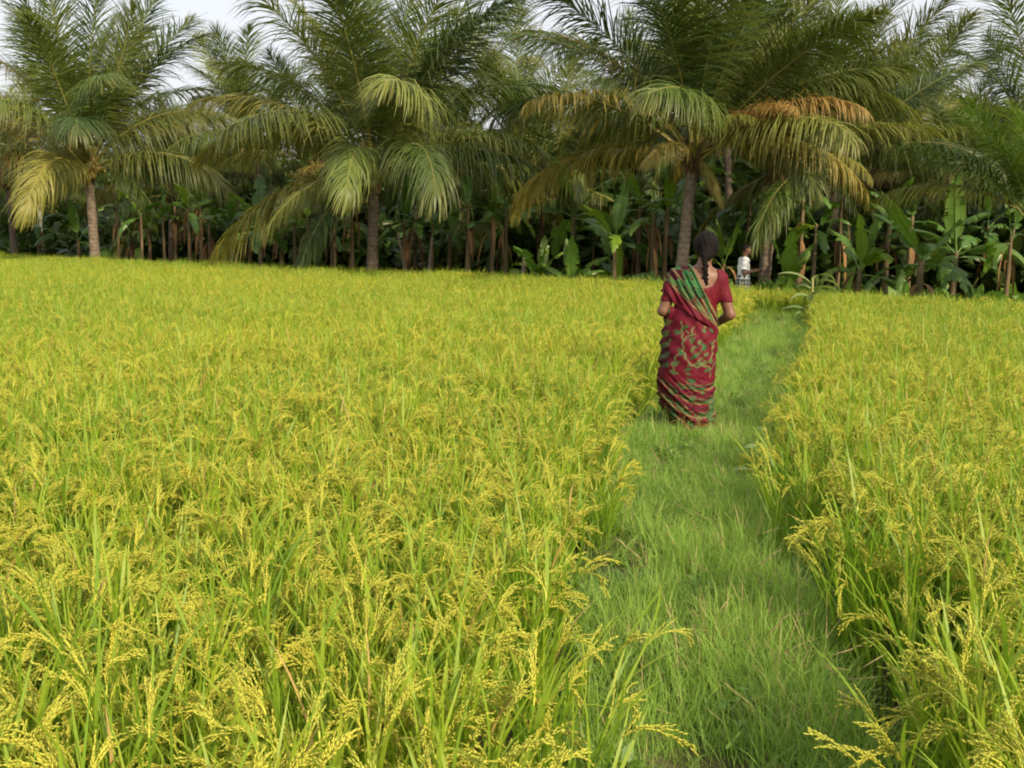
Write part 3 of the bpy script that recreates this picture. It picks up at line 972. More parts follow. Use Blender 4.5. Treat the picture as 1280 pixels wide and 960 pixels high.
for i in range(44):
    px = -20 + i * 30.5 + float(rng.uniform(-10, 10))
    if px < 140 and i % 2: continue
    banana('banana plant half hidden in the shade deep under the palms', px, eD(px, float(rng.uniform(4, 11))), float(rng.uniform(1.3, 2.9)), float(rng.uniform(1.1, 1.8)), 4, 70 + i, .04, group='banana plants deep in the shade', rs=float(rng.uniform(.7, 1.0)))

# ------------------------------------------------------------------ small things at the grove's edge
def stump(label, px, D, h, r, lean, seed):
    rg = np.random.default_rng(seed)
    b = pix(px, 320, D)
    z = np.linspace(0, h, 8)
    g = Geo(); g.tube(np.stack([lean * z, rg.normal(0, .01, 8), z], 1), np.interp(z, [0, h * .3, h], [r * 1.2, r, r * .75]) * rg.uniform(.9, 1.1, 8), 9)
    o = link('tree_stump', g.mesh('tree_stump', [M['wood']]), None, (b[0], b[1], GZ))
    return tag(o, label, 'stump')


stump('grey broken stump standing at the rice edge left of the bright banana clump', 653, eD(653, .5), 1.25, .085, .05, 1)
stump('leaning pale brown pole beside the low right frond of the middle palm', 533, eD(533, 1.0), 1.7, .06, .1, 2)
stump('short leaning brown stick right of the middle front palm trunk', 514, eD(514, 1.0), 1.8, .05, -.22, 3)


def post(label, px, y0, y1, D):
    b = pix(px, y1, D); t = pix(px, y0, D)
    g = Geo()
    w, h = .06, t[2] - GZ
    g.tube([[0, 0, 0], [0, 0, h - .06], [0, 0, h]], [w, w, w * .7], 4)
    o = link('concrete_post', g.mesh('concrete_post', [M['concrete']], False), None, (b[0], b[1], GZ), (0, 0, R(35)))
    return tag(o, label, 'post', 'whitewashed posts behind the palms')


post('taller whitewashed post behind the grove, near the left border', 52, 250, 300, 47)
post('shorter whitewashed post behind the grove, just left of the leftmost ringed trunk', 97, 263, 300, 47)

# wilted cane stalk at the end of the path
b = pix(1013, 395, 18.9)
st = thing('wilted_stalk', 'lone tall grass stalk with broken drooping leaves at the far end of the path', 'plant', (b[0], b[1], -.05))
st.scale = (1.2, 1.2, 1.1)
g = Geo(); g.tube([[0, 0, 0], [.02, 0, .4], [0, 0, .80]], [.024, .020, .014], 6)
o = link('stem', g.mesh('stem', [M['rachis']]), st); o.color = (.22, .27, .08, 1)
for i, (az, z0, up, L, bend) in enumerate([(180, .48, 1.2, .62, 1.2), (20, .55, 1.3, .6, 2.4), (0, .5, .7, .55, 1.8), (-25, .4, .6, .5, 1.5), (150, .4, 1.4, .4, 2.6), (60, .52, 2.2, .5, 2.9), (200, .25, .8, .45, 1.6), (300, .3, .9, .5, 1.5), (250, .1, .6, .45, 1.3), (330, .05, .8, .5, 1.2), (90, .2, .9, .45, 1.6), (170, .0, .9, .5, 1.4), (20, .0, .7, .5, 1.3), (225, -.1, 1.0, .5, 1.2), (285, -.1, 1.2, .5, 1.2), (345, -.1, 1.1, .5, 1.2)]):
    a = R(az); od = np.array([math.cos(a), math.sin(a), 0])
    pts, dr = arc([0, 0, z0 + .22], norm(od + [0, 0, up]), L, 8, od + [0, 0, -2.0], bend, 1.3)
    g = Geo(); g.ribbon(pts, .08 * np.array([.5, .9, 1, 1, .9, .8, .6, .4, .1]), norm(np.cross(od, [0, 0, 1]) + [0, 0, .5]), 0, np.linspace(0, .6, 9))
    o = link('leaf', g.mesh('leaf', [M['weed_leaf']]), st); o.color = (.20, .30, .11, 1) if i > 6 else (.28, .36, .14, 1)


def weed(label, px, py, D, h, nl, leaf, seed, col):
    rg = np.random.default_rng(seed)
    b = pix(px, py, D)
    w = thing('leafy_weed', label, 'weed', (b[0], b[1], -.02), 'broad leaved weeds on the path')
    g = Geo()
    tips = []
    for i in range(nl):
        a = rg.uniform(0, 6.28); o = np.array([math.cos(a), math.sin(a), 0])
        pts, dr = arc([0, 0, 0], norm(o * rg.uniform(.1, .7) + [0, 0, 1]), h * rg.uniform(.6, 1.1), 5, o, .5)
        g.tube(pts, np.linspace(.0035, .0015, 6), 4)
        tips.append((pts[-1], o))
    s_ = link('stem', g.mesh('stem', [M['rachis']]), w); s_.color = (.15, .22, .06, 1)
    for p, o in tips:
        pts, dr = arc(p, norm(o + [0, 0, .3]), leaf * rg.uniform(.7, 1.2), 6, [0, 0, -1], rg.uniform(.3, 1.1))
        g = Geo(); g.ribbon(pts, leaf * .75 * np.array([.35, .95, 1, .9, .65, .3, .02]), norm(np.cross(dr[0], [rg.normal(0, .4), rg.normal(0, .4), 1])), 0, np.linspace(0, .5, 7))
        q = link('leaf', g.mesh('leaf', [M['weed_leaf']]), w); q.color = (*(np.array(col) * rg.uniform(.8, 1.2)), 1)
    return w


weed('pale green weed with round leaves leaning from the right rice edge, nearest to the woman', 975, 640, 5.9, .42, 8, .085, 1, (.24, .34, .10))
weed('small round leaved weed at the bottom of the photo in the middle of the path', 935, 945, 2.95, .13, 7, .05, 2, (.13, .26, .06))
weed('small round leaved weed at lower right of the path below the drooping rice', 1010, 925, 3.05, .12, 6, .045, 3, (.12, .24, .06))
weed('low leafy weed half way along the path, left of the drooping right rice edge', 880, 640, 5.6, .12, 6, .05, 4, (.26, .34, .09))

# ------------------------------------------------------------------ people
def grid(bmin, bmax, h):
    ax = [np.arange(bmin[i], bmax[i] + h, h, dtype=np.float32) for i in range(3)]
    return np.meshgrid(*ax, indexing='ij'), np.array(bmin), h


def capsule(P, a, b, ra, rb):
    a, b = np.array(a, np.float32), np.array(b, np.float32)
    d = b - a; L2 = float(d @ d)
    px, py, pz = P[0] - a[0], P[1] - a[1], P[2] - a[2]
    t = np.clip((px * d[0] + py * d[1] + pz * d[2]) / L2, 0, 1)
    return np.sqrt((px - t * d[0]) ** 2 + (py - t * d[1]) ** 2 + (pz - t * d[2]) ** 2) - (ra + (rb - ra) * t)


def ellipsoid(P, c, r):
    q = [(P[i] - c[i]) / r[i] for i in range(3)]
    k0 = np.sqrt(q[0] ** 2 + q[1] ** 2 + q[2] ** 2) + 1e-6
    k1 = np.sqrt(sum((q[i] / r[i]) ** 2 for i in range(3))) + 1e-6
    return k0 * (k0 - 1) / k1


def smin(a, b, k):
    h = np.clip(.5 + .5 * (b - a) / k, 0, 1)
    return b * (1 - h) + a * h - k * h * (1 - h)


def smooth01(x): x = np.clip(x, 0, 1); return x * x * (3 - 2 * x)


def surface(Fv, org, h):
    ins = Fv < 0
    c = [ins[i:ins.shape[0] - 1 + i, j:ins.shape[1] - 1 + j, k:ins.shape[2] - 1 + k] for i in (0, 1) for j in (0, 1) for k in (0, 1)]
    cnt = sum(x.astype(np.int8) for x in c)
    mask = (cnt > 0) & (cnt < 8)
    idx = np.full(mask.shape, -1, np.int64)
    I = np.argwhere(mask); idx[mask] = np.arange(len(I))
    acc = np.zeros((len(I), 3)); nn = np.zeros(len(I))
    off = [(i, j, k) for i in (0, 1) for j in (0, 1) for k in (0, 1)]
    for a in off:
        for ax in range(3):
            if a[ax]: continue
            b = list(a); b[ax] = 1
            fa = Fv[I[:, 0] + a[0], I[:, 1] + a[1], I[:, 2] + a[2]]; fb = Fv[I[:, 0] + b[0], I[:, 1] + b[1], I[:, 2] + b[2]]
            cr = (fa < 0) != (fb < 0)
            t = np.where(cr, fa / np.where(cr, fa - fb, 1), 0)
            p = np.array(a, float)[None] + t[:, None] * (np.array(b) - np.array(a))[None]
            acc += np.where(cr[:, None], p, 0); nn += cr
    V = (I + acc / nn[:, None]) * h + org
    faces = []
    for ax in range(3):
        a, b = (ax + 1) % 3, (ax + 2) % 3
        s0 = [slice(1, -1)] * 3; s0[ax] = slice(0, -1)
        s1 = [slice(1, -1)] * 3; s1[ax] = slice(1, None)
        e = ins[tuple(s0)] != ins[tuple(s1)]
        E = np.argwhere(e); add = np.ones(3, int); add[ax] = 0; E = E + add
        q = []
        for da, db in ((-1, -1), (0, -1), (0, 0), (-1, 0)):
            k = E.copy(); k[:, a] += da; k[:, b] += db
            q.append(idx[k[:, 0], k[:, 1], k[:, 2]])
        q = np.stack(q, 1)
        inside = ins[E[:, 0], E[:, 1], E[:, 2]]
        q[~inside] = q[~inside][:, ::-1]
        faces.append(q)
    return V, np.concatenate(faces)


def sdf_obj(name, Fv, gridinfo, mt, parent, color=None, smooth_iter=1):
    _, org, h = gridinfo
    V, Q = surface(Fv, org, h)
    for _ in range(smooth_iter):        # light relaxation takes the grid out of the surface
        acc = np.zeros_like(V); cn = np.zeros(len(V))
        for i in range(4):
            np.add.at(acc, Q[:, i], V[Q[:, (i + 1) % 4]] + V[Q[:, (i + 3) % 4]]); np.add.at(cn, Q[:, i], 2)
        V = V * .4 + acc / np.maximum(cn, 1)[:, None] * .6
    g = Geo(); g.add(V, Q)
    me = g.mesh(name, [mt])
    if color is not None:
        C = color(V)
        a = me.color_attributes.new('Col', 'FLOAT_COLOR', 'POINT')
        a.data.foreach_set('color', np.concatenate([C, np.ones((len(C), 1))], 1).astype(np.float32).ravel())
    return link(name, me, parent)


M['skin'] = mat_simple('brown_skin', (.20, .095, .055), (.16, .07, .04), nscale=14, rough=.5, spec=.4)
M['skin_dark'] = mat_simple('dark_skin', (.13, .065, .040), (.10, .048, .03), nscale=14, rough=.5, spec=.4)
M['hair'] = mat_simple('black_hair', (.006, .005, .005), (.014, .011, .010), nscale=70, rough=.55, spec=.07, bump=.5, bscale=110)
M['cloth'] = mat_vcol('saree_cloth', rough=.65, spec=.18)
M['eye'] = mat_simple('eye_white', (.7, .68, .64), (.6, .58, .54), rough=.3)
M['shirt'] = mat_simple('white_cotton', (.80, .80, .80), (.72, .72, .73), nscale=20, rough=.85, bump=.3, bscale=35)


def hand(F_, P, wrist, pdir, pnorm, size=1.0, curl=.6, side=1):
    """palm, four unequal bent fingers and a thumb off the side of the palm"""
    pdir, pnorm = norm(pdir), norm(pnorm)
    sv = norm(np.cross(pdir, pnorm)) * side
    w = np.array(wrist)
    F_ = smin(F_, capsule(P, w, w + pdir * .075 * size, .027 * size, .03 * size), .012)
    for k, (o, L) in enumerate(((-.027, .068), (-.009, .078), (.009, .073), (.026, .056))):
        p = w + pdir * .08 * size + sv * o * size
        d = pdir
        for j in range(3):
            l = L * (.45, .32, .25)[j] * size
            d = norm(d * math.cos(curl * (.5 + .5 * j)) + pnorm * math.sin(curl * (.5 + .5 * j)))
            q = p + d * l
            F_ = smin(F_, capsule(P, p, q, (.0095 - j * .001) * size, (.0088 - j * .001) * size), .003)
            p = q
    p = w + pdir * .025 * size - sv * .024 * size
    q = p + norm(-sv * .8 + pdir * .7 + pnorm * .3) * .04 * size
    F_ = smin(F_, capsule(P, p, q, .013 * size, .011 * size), .006)
    q2 = q + norm(pdir * .8 + pnorm * .5 - sv * .2) * .03 * size
    return smin(F_, capsule(P, q, q2, .0108 * size, .009 * size), .003)


def face(F_, P, hc, fw, s=1.0):
    """brow, nose, lips, chin, ears and sockets on a head at hc that looks along fw"""
    fw = norm(fw); rt = norm(np.cross(fw, [0, 0, 1])); up = np.array([0, 0, 1.0])
    hc = np.array(hc)
    at = lambda a, b, c_: hc + rt * a * s + fw * b * s + up * c_ * s
    F_ = smin(F_, ellipsoid(P, at(0, .045, -.06), (.052 * s, .052 * s, .06 * s)), .03)
    for e in (-1, 1):
        F_ = -smin(-F_, ellipsoid(P, at(.032 * e, .098, .0), (.017 * s, .014 * s, .011 * s)), .012)
        F_ = smin(F_, ellipsoid(P, at(.078 * e, -.005, -.01), (.012 * s, .02 * s, .03 * s)), .008)
    F_ = smin(F_, capsule(P, at(0, .09, .005), at(0, .108, -.03), .008 * s, .014 * s), .01)
    F_ = smin(F_, ellipsoid(P, at(0, .092, -.062), (.024 * s, .010 * s, .007 * s)), .006)
    F_ = smin(F_, ellipsoid(P, at(0, .080, -.098), (.022 * s, .02 * s, .018 * s)), .015)
    return F_


def eyes(parent, hc, fw, s=1.0):
    fw = norm(fw); rt = norm(np.cross(fw, [0, 0, 1]))
    for e in (-1, 1):
        c = np.array(hc) + rt * .032 * e * s + fw * .083 * s
        th = np.linspace(0, math.pi, 7); ph = np.arange(10) / 10 * 6.283; r = .0125 * s
        vs = np.stack([np.outer(np.sin(th), np.cos(ph)) * r, np.outer(np.sin(th), np.sin(ph)) * r, np.outer(np.cos(th), np.ones(10)) * r * .8], 2).reshape(-1, 3)
        I, J = np.meshgrid(np.arange(6), np.arange(10), indexing='ij'); I, J = I.ravel(), J.ravel()
        fs = np.stack([I * 10 + J, (I + 1) * 10 + J, (I + 1) * 10 + (J + 1) % 10, I * 10 + (J + 1) % 10], 1)
        cen = vs[fs].mean(1) @ fw
        g = Geo(); g.add(vs, fs[cen <= r * .8], 0); g.add(vs, fs[cen > r * .8], 1)
        link('eye', g.mesh('eye', [M['eye'], M['hair']]), parent, c)


# ---- the woman, seen from behind; local +y is the way she walks
wb = pix(861.5, 533, 8.09)
woman = thing('person', 'woman in crimson and green saree with long black braid, walking away along the path', 'person', (wb[0], wb[1], -.03))
woman.scale = (1.03, 1.03, 1.03)
h = .0062
GI = grid((-.40, -.30, -.05), (.42, .40, 1.62), h)
P = GI[0]
tor = ellipsoid(P, (-.02, 0, .82), (.175, .135, .17))
tor = smin(tor, ellipsoid(P, (.008, 0, .97), (.145, .105, .18)), .06)
tor = smin(tor, ellipsoid(P, (.022, 0, 1.12), (.160, .112, .16)), .06)
tor = smin(tor, capsule(P, (-.125, -.005, 1.195), (.17, -.005, 1.19), .058, .058), .05)
tor = smin(tor, capsule(P, (-.03, -.015, 1.22), (.12, -.015, 1.215), .05, .05), .05)
for e in (-1, 1): tor = smin(tor, ellipsoid(P, (.025 + .075 * e, .09, 1.08), (.07, .06, .07)), .05)
rarm_u = capsule(P, (.185, 0, 1.185), (.272, -.035, .915), .052, .041)
larm_u = capsule(P, (-.150, 0, 1.185), (-.248, -.02, .935), .052, .041)
bodyF = smin(tor, rarm_u, .04); bodyF = smin(bodyF, larm_u, .04)
bodyF = smin(bodyF, capsule(P, (.272, -.035, .915), (.17, .175, .80), .039, .025), .02)
bodyF = smin(bodyF, capsule(P, (-.248, -.02, .935), (-.10, .185, .88), .039, .025), .02)
bodyF = hand(bodyF, P, (.165, .185, .797), (-.75, .5, .1), (-.4, -.5, .4), .95, .7, -1)
bodyF = hand(bodyF, P, (-.095, .19, .878), (.8, .4, -.15), (.2, -.6, -.3), .95, .7, 1)
neck = capsule(P, (.05, -.015, 1.22), (.068, .0, 1.36), .056, .048)
bodyF = smin(bodyF, neck, .045)
HC = (.076, .015, 1.43)
head = ellipsoid(P, HC, (.074, .092, .112))
head = face(head, P, HC, (.15, 1, -.05))
bodyF = smin(bodyF, head, .025)
for e, yo in ((-1, .10), (1, -.12)):
    hx = -.02 + .085 * e
    bodyF = smin(bodyF, capsule(P, (hx, 0, .78), (hx + .01, yo * .5 + .03, .43), .085, .052), .04)
    bodyF = smin(bodyF, capsule(P, (hx + .01, yo * .5 + .03, .43), (hx + .015, yo, .08), .052, .034), .02)
    bodyF = smin(bodyF, capsule(P, (hx + .015, yo - .02, .03), (hx + .02, yo + .15, .018), .033, .024), .02)
sdf_obj('body', bodyF, GI, M['skin'], woman)
eyes(woman, HC, (.15, 1, -.05))

# hair: parted, drawn back into a plait that hangs down the back
hairF = ellipsoid(P, (.074, .0, 1.445), (.094, .104, .115)) + .0025 * np.sin(P[0] * 160 + P[2] * 40)
hairF = np.maximum(hairF, (P[1] - .05) - (P[2] - 1.43) * .75)
hairF = smin(hairF, ellipsoid(P, (.062, -.075, 1.375), (.046, .042, .055)), .03)
for i in range(17):
    t = i / 16
    z = 1.375 - .27 * t
    x = .040 + .028 * t + .007 * (1 if i % 2 else -1) + .005 * math.sin(i * 1.7)
    y = -.108 - .012 * math.sin(t * 3.1) + .018 * t
    r = .0225 * (1 - .40 * t)
    hairF = smin(hairF, ellipsoid(P, (x, y, z), (r, r * .9, r * .85)), .008)
sdf_obj('hair', hairF, GI, M['hair'], woman)

# blouse: scooped at the back, elbow sleeves
CR, CRD = np.array((.118, .005, .015)), np.array((.042, .003, .007))
GRN, GRP, TAN = np.array((.026, .10, .030)), np.array((.075, .13, .045)), np.array((.22, .15, .06))


def h2(i, j, s=0.):
    n_ = np.sin(i * 127.1 + j * 311.7 + s * 17.3) * 43758.5453
    return n_ - np.floor(n_)


def blouse_col(V):
    C = np.tile(CR, (len(V), 1))
    u, w = V[:, 0] / .018, V[:, 2] / .018
    fx, fz = u - np.floor(u) - .5, w - np.floor(w) - .5
    dot = (fx ** 2 + fz ** 2 < .03) & (h2(np.floor(u), np.floor(w)) > .6)
    C[dot] = (.30, .06, .05)
    return C


blF = smin(smin(tor, rarm_u, .045), larm_u, .045) - .009
scoop = ellipsoid(P, (.062, -.12, 1.235), (.098, .20, .115))
blF = np.maximum(blF, -scoop)
blF = np.maximum(blF, -(ellipsoid(P, (.05, .12, 1.24), (.085, .16, .10))))
blF = np.maximum(blF, .90 - P[2])
blF = np.maximum(blF, np.where(np.abs(P[0] - .02) > .165, 1.015 - P[2] + .0 * P[0], -1))
blF = np.maximum(blF, (P[2] - 1.262))
sdf_obj('blouse', blF, GI, M['cloth'], woman, blouse_col)

# saree: wrapped skirt with swagged folds, gathered end on the left, band over the left shoulder
zz = np.array([.0, .06, .12, .21, .37, .6, .75, .85, .95, 1.0])
cxs = np.array([.03, .015, .0, -.030, -.042, -.028, -.01, .015, .012, .015])
axs = np.array([.165, .178, .198, .215, .225, .215, .200, .172, .158, .15])
ays = np.array([.19, .185, .185, .185, .18, .182, .165, .135, .12, .115])
cy_ = np.array([-.02, -.015, -.01, 0, 0, 0, 0, 0, 0, 0])
Zc = np.clip(P[2], 0, 1.0)
cx, ax_, ay_, cyy = (np.interp(Zc, zz, q).astype(np.float32) for q in (cxs, axs, ays, cy_))
ex_, ey_ = (P[0] - cx) / ax_, (P[1] - cyy) / ay_
rr = np.sqrt(ex_ ** 2 + ey_ ** 2)
sk = (rr - 1) * np.minimum(ax_, ay_) * .95
sk = smin(sk, tor - .012, .02)
th = np.arctan2(ey_, ex_)
low = smooth01((.50 - P[2]) / .18) * smooth01((P[2] + .02) / .1)
sw = P[2] - 1.5 * (P[0] - .05) ** 2 + .12 * (P[0] - .0) * (P[0] < 0) * (P[1] < .05)
sk = sk - .0065 * low * np.sin(sw * 2 * math.pi / .088 + 1.6 * np.sin(P[0] * 11 + P[2] * 6)) - .0042 * low * np.sin((sw + .35 * P[0]) * 2 * math.pi / .047 + 2.0 + 1.4 * np.sin(P[0] * 14)) - .002 * low * np.sin((sw - .5 * P[0]) * 2 * math.pi / .031)
sk = sk - .006 * smooth01((.2 - P[2]) / .15) * np.sin(th * 11 + P[2] * 9)
mid = smooth01((P[2] - .45) / .1) * smooth01((.95 - P[2]) / .08)
sk = sk - .0038 * mid * np.sin((P[2] * .7 + P[0] * .8 + .02 * np.sin(P[0] * 21)) * 2 * math.pi / .095) - .0022 * mid * np.sin((P[2] * .8 - P[0] * .7) * 2 * math.pi / .06 + 1.3 * np.sin(P[2] * 19))
sk = sk - np.where(P[1] > .05, .010 * np.sin(P[0] * 2 * math.pi / .045), 0) * smooth01((.8 - P[2]) / .2)
sk = np.maximum(sk, P[2] - .985)
sk = np.maximum(sk, .02 + .025 * np.sin(th * 2 + .5) - P[2])
sk = np.maximum(sk, -(sk + .012 + .0 * P[2]))            # cloth, not a solid: hollow shell
# gathered cloth end hanging at her left side
gat = capsule(P, (-.195, -.02, .93), (-.222, .005, .56), .034, .040) - .010 * np.sin(P[2] * 2 * math.pi / .13 + 1.0 + P[1] * 12 + 1.5 * np.sin(P[2] * 17)) - .006 * np.sin((P[1] + P[0] * .6) * 2 * math.pi / .035 + P[2] * 9)
sk = smin(sk, gat, .012)
# shoulder band
zu, xu = [.70, .905, 1.10, 1.20, 1.32], [.30, .17, .045, -.005, -.062]
xl, zl = [-.32, -.24, -.21, -.04, .20, .3], [1.10, 1.075, 1.03, .905, .775, .72]
pb = smin(tor, capsule(P, (-.150, 0, 1.185), (-.225, -.01, 1.0), .058, .052), .05)
pb = smin(pb, ellipsoid(P, (-.02, 0, .84), (.178, .14, .14)), .05)
XU = np.interp(P[2], zu, xu); ZL = np.interp(P[0], xl, zl)
qd = (XU - P[0]) * .83
pal = pb - .019 - .0055 * np.sin(qd * 2 * math.pi / .043 + P[2] * 6) - .003 * np.sin(qd * 2 * math.pi / .024 + P[0] * 14)
pal = np.maximum(pal, -(pb - .004))
pal = np.maximum(pal, -qd)
pal = np.maximum(pal, (ZL - P[2]) * .8)
sar = smin(sk, pal, .006)

LEAVES = []      # x, z, angle, length, width, colour id
for a in [(-.013, .60, 35, .055, .018, 1), (.058, .67, 70, .06, .018, 1), (-.037, .73, 20, .055, .015, 2), (-.145, .78, 150, .05, .016, 1), (.075, .615, 10, .05, .014, 2),
          (-.03, .655, 80, .05, .014, 2), (.02, .71, 120, .045, .013, 2), (-.15, .54, 200, .05, .015, 2), (-.12, .62, 60, .045, .014, 1), (.12, .56, 75, .045, .013, 2),
          (.03, .545, 160, .05, .013, 2), (-.06, .50, 30, .05, .014, 1), (.13, .70, 100, .045, .014, 1), (-.2, .70, 80, .04, .014, 2), (.10, .49, 190, .05, .014, 1), (-.17, .47, 10, .05, .014, 2),
          (-.09, .82, 40, .045, .014, 1), (.06, .80, 60, .04, .013, 2), (.12, .80, 140, .045, .013, 1)]:
    LEAVES.append(a)
rgl = np.random.default_rng(5)
for i in range(22):
    LEAVES.append((rgl.uniform(-.22, .17), rgl.uniform(.44, .92), rgl.uniform(0, 180), rgl.uniform(.022, .036), rgl.uniform(.005, .008), int(rgl.integers(1, 4))))
for i in range(16):
    LEAVES.append((rgl.uniform(-.25, .2), rgl.uniform(.06, .44), rgl.uniform(-40, 50), rgl.uniform(.05, .085), rgl.uniform(.014, .024), int(rgl.integers(1, 4))))
VINES = [[(-.115, .86), (-.105, .72), (-.10, .64), (-.07, .56), (-.01, .52), (.07, .53), (.125, .58), (.14, .68)],
         [(-.10, .64), (-.15, .60), (-.18, .52), (-.14, .46)], [(-.01, .52), (.01, .57), (.05, .585), (.075, .56), (.05, .54)],
         [(-.10, .72), (-.05, .76), (-.03, .82)], [(.0, .62), (.04, .64), (.06, .70)], [(.07, .53), (.13, .50), (.17, .55)]]


def seg_d(x, z, a, b):
    d = np.array(b) - np.array(a); t = np.clip(((x - a[0]) * d[0] + (z - a[1]) * d[1]) / (d @ d), 0, 1)
    return np.hypot(x - a[0] - t * d[0], z - a[1] - t * d[1])


def saree_col(V):
    x, y, z = V[:, 0], V[:, 1], V[:, 2]
    n_ = len(V)
    C = np.tile(CR, (n_, 1))
    pal3 = {1: GRN, 2: GRP, 3: TAN}
    jx = x + .006 * np.sin(z * 120); jz = z + .006 * np.sin(x * 110)
    for vn in VINES:
        for a, b in zip(vn[:-1], vn[1:]):
            C[seg_d(jx, jz, a, b) < .0065] = GRP * .7 + TAN * .35
    for (lx, lz, an, L, w, ci) in LEAVES:
        ca, sa = math.cos(R(an)), math.sin(R(an))
        u = (jx - lx) * ca + (jz - lz) * sa; v = -(jx - lx) * sa + (jz - lz) * ca
        t = u / L
        w, L = w * .95, L * 1.1
        C[(np.abs(v) < w * np.sqrt(np.clip(1 - (2 * t) ** 2, 0, 1)) * (1 + .3 * np.sin(t * 25)))] = pal3[ci]
    # lower swags: border bands of the cloth, run diagonally with the folds
    swv = z - 1.5 * (x - .05) ** 2 + .12 * x * (x < 0)
    lowm = z < .40
    st = (swv / .105) - np.floor(swv / .105)
    stripe = lowm & (st > .10) & (st < .24)
    C[stripe] = TAN * .8
    C[lowm & (st > .24) & (st < .42) & (h2(np.floor(x / .022), np.floor(swv / .105)) > .3)] = GRN * .9
    C[lowm & (st > .52) & (st < .58)] = GRP
    C[lowm & (st > .78) & (st < .9)] = CRD
    xr = x - .10
    hem = (z < .26) & (x > .10)
    C[hem & (h2(np.floor(x / .02), np.floor(z / .02), 3) > .5)] = GRP * .8
    # gathered end
    gt = (x < -.2) & (z > .5) & (z < .97)
    C[gt] = CRD
    s3 = np.sin(z * 70 + y * 30)
    C[gt & (s3 > .1)] = GRN * .45 + TAN * .25
    # shoulder band: above the waist on the outside of the torso
    XUv = np.interp(z, zu, xu); ZLv = np.interp(x, xl, zl)
    q = (XUv - x) * .83
    on = (q > -.006) & (z > ZLv - .008) & (z > .72)
    tot = np.maximum(q + (z - ZLv) * .6, .05)
    f = q / tot
    B = np.tile(CR * .95, (n_, 1))
    top = f < .68
    ux, uz = x / .062 + z * 4, z / .07
    hh = h2(np.floor(ux), np.floor(uz), 2)
    fx, fz = ux - np.floor(ux) - .5, uz - np.floor(uz) - .5
    lf = np.abs(fx) < .50 - .22 * np.abs(fz) + .10 * np.sin(uz * 14)
    B[top] = CRD * 1.4
    B[top & lf] = GRN
    B[top & lf & (hh > .6)] = GRN * 1.5
    B[top & (hh < .18)] = CRD * 1.2
    lowband = (z < 1.04) & top
    B[lowband] = CR * .7
    B[lowband & (np.sin(q * 190) > .1)] = TAN * .7 + GRP * .3
    B[lowband & (np.sin(q * 110 + z * 30) > .55)] = GRN
    for a_, b_, cc in ((.0, .03, TAN * .6 + GRP * .4), (.44, .475, TAN * .55 + GRP * .35), (.60, .64, TAN * .45 + GRN * .6), (.70, .74, TAN * .7 + GRP * .2)):
        B[(f > a_) & (f < b_)] = cc
    C[on] = B[on]
    return C


so = sdf_obj('saree', sar, GI, M['cloth'], woman, saree_col)

# ---- the man at the grove's edge, facing right
mb = pix(930, 330, eD(930, .15))
man = thing('person', 'man in white short sleeved shirt and grey checked lungi standing at the grove edge', 'person', (mb[0], mb[1], GZ))
GI = grid((-.28, -.32, -.03), (.55, .32, 1.72), .010)
P = GI[0]
t2 = ellipsoid(P, (0, 0, .95), (.11, .155, .17))
t2 = smin(t2, ellipsoid(P, (.0, 0, 1.15), (.115, .16, .2)), .06)
t2 = smin(t2, capsule(P, (0, -.15, 1.33), (0, .15, 1.33), .06, .06), .05)
ru = capsule(P, (-.01, -.19, 1.33), (-.05, -.23, 1.06), .048, .04)
lu = capsule(P, (-.01, .19, 1.33), (-.02, .22, 1.07), .048, .04)
mF = smin(smin(t2, ru, .04), lu, .04)
mF = smin(mF, capsule(P, (-.05, -.23, 1.06), (.20, -.17, 1.10), .038, .027), .02)
mF = smin(mF, capsule(P, (-.02, .22, 1.07), (.20, .10, 1.10), .038, .027), .02)
mF = hand(mF, P, (.205, -.168, 1.10), (.9, .2, .2), (0, .7, .2), 1.05, .5, 1)
mF = hand(mF, P, (.205, .098, 1.10), (.9, -.3, .2), (0, -.7, .2), 1.05, .5, -1)
mF = smin(mF, capsule(P, (0, 0, 1.35), (.02, 0, 1.50), .055, .052), .04)
MH = (.03, 0, 1.575)
hd = ellipsoid(P, MH, (.095, .076, .115)); hd = face(hd, P, MH, (1, -.15, -.1))
mF = smin(mF, hd, .025)
for e, yo in ((-1, .06), (1, -.06)):
    mF = smin(mF, capsule(P, (0, .09 * e, .88), (yo * .5 + .01, .095 * e, .48), .085, .055), .04)
    mF = smin(mF, capsule(P, (yo * .5 + .01, .095 * e, .48), (yo, .10 * e, .08), .054, .036), .02)
    mF = smin(mF, capsule(P, (yo - .02, .10 * e, .035), (yo + .16, .11 * e, .022), .036, .028), .02)
sdf_obj('body', mF, GI, M['skin_dark'], man)
eyes(man, MH, (1, -.15, -.1))
hF = ellipsoid(P, (.02, 0, 1.60), (.104, .088, .105))
hF = np.maximum(hF, (P[0] - .06) - (P[2] - 1.60) * 1.2)
hF = np.maximum(hF, 1.545 - P[2])
sdf_obj('hair', hF, GI, M['hair'], man)
sF = smin(smin(t2, capsule(P, (-.01, -.19, 1.33), (-.045, -.225, 1.12), .056, .062), .05), capsule(P, (-.01, .19, 1.33), (-.018, .215, 1.13), .056, .062), .05) - .016
sF = sF - .006 * np.sin(P[2] * 46 + P[1] * 20 + P[0] * 14)
sF = np.maximum(sF, np.where(np.abs(P[1]) > .185, 1.135 - P[2], .93 - P[2] + .02 * np.sin(P[0] * 16)))
sF = np.maximum(sF, P[2] - 1.41)
sdf_obj('shirt', sF, GI, M['shirt'], man)


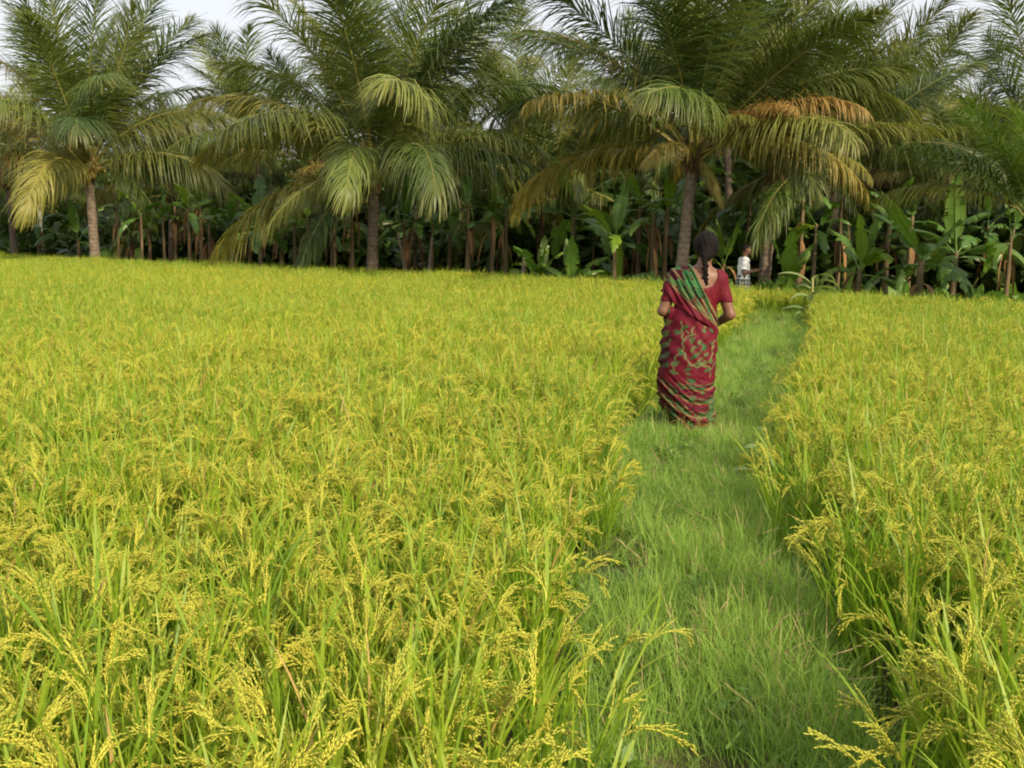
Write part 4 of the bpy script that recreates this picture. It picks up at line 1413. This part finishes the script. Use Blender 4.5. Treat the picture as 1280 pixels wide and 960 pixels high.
def lungi_col(V):
    C = np.tile(np.array((.085, .10, .10)), (len(V), 1))
    a = np.arctan2(V[:, 1], V[:, 0]) * .19
    for k_, w_ in ((V[:, 2], .085), (a, .07)):
        s_ = k_ / w_ - np.floor(k_ / w_)
        C[s_ < .16] = (.42, .46, .45)
        C[(s_ > .5) & (s_ < .62)] = (.03, .035, .04)
    C[(np.abs(V[:, 2] - .94) < .012) | (np.abs(V[:, 2] - .70) < .02)] = (.62, .64, .62)
    return C


rz = np.interp(P[2], [.3, .6, .95, 1.03], [.185, .17, .14, .125]).astype(np.float32)
lF = (np.sqrt((P[0] / 1.0) ** 2 + (P[1] / 1.25) ** 2) - rz) * .9 - .008 * np.sin(np.arctan2(P[1], P[0]) * 9 + P[2] * 4)
lF = np.maximum(np.maximum(lF, .36 - P[2]), P[2] - 1.02)
lF = np.maximum(lF, -(lF + .02))
sdf_obj('lungi', lF, GI, M['cloth'], man, lungi_col)

# ------------------------------------------------------------------ light
SUN_EL, SUN_AZ = R(33), R(142)         # azimuth clockwise from the viewing direction
sd = Vector((math.sin(SUN_AZ) * math.cos(SUN_EL), math.cos(SUN_AZ) * math.cos(SUN_EL), math.sin(SUN_EL)))
sl = bpy.data.lights.new('sun', 'SUN')
sl.energy = 3.7; sl.angle = R(2.0); sl.color = (1.0, .85, .60)
so_ = bpy.data.objects.new('sun', sl); COL.objects.link(so_)
so_.rotation_euler = sd.to_track_quat('Z', 'Y').to_euler()
world = bpy.data.worlds.new('World'); scene.world = world
world.use_nodes = True
wn = world.node_tree
wn.nodes.clear()
wo = wn.nodes.new('ShaderNodeOutputWorld'); bg = wn.nodes.new('ShaderNodeBackground')
sky = wn.nodes.new('ShaderNodeTexSky')
sky.sky_type = 'NISHITA'; sky.sun_disc = False
sky.sun_elevation = SUN_EL; sky.sun_rotation = SUN_AZ
sky.air_density = 1.0; sky.dust_density = 6.0; sky.ozone_density = 1.0; sky.altitude = 0
bg.inputs['Strength'].default_value = .12
# a hazy day: the blue is veiled by an even white
veil = wn.nodes.new('ShaderNodeMix'); veil.data_type = 'RGBA'; veil.blend_type = 'MIX'
veil.inputs[0].default_value = .72
veil.inputs[7].default_value = (6.6, 6.65, 6.8, 1)
wn.links.new(sky.outputs[0], veil.inputs[6])
wn.links.new(veil.outputs[2], bg.inputs['Color']); wn.links.new(bg.outputs[0], wo.inputs['Surface'])

vs_ = scene.view_settings
vs_.view_transform = 'Standard'; vs_.look = 'None'; vs_.gamma = 1; vs_.use_curve_mapping = False
vs_.exposure = 0.52
scene.display_settings.display_device = 'sRGB'
cy = scene.cycles
cy.max_bounces = 4; cy.diffuse_bounces = 2; cy.glossy_bounces = 2; cy.transmission_bounces = 4; cy.transparent_max_bounces = 4
cy.use_adaptive_sampling = True; cy.adaptive_threshold = .02
cy.use_denoising = True
cy.filter_width = 1.95
cy.caustics_reflective = False; cy.caustics_refractive = False
scene.render.use_persistent_data = False
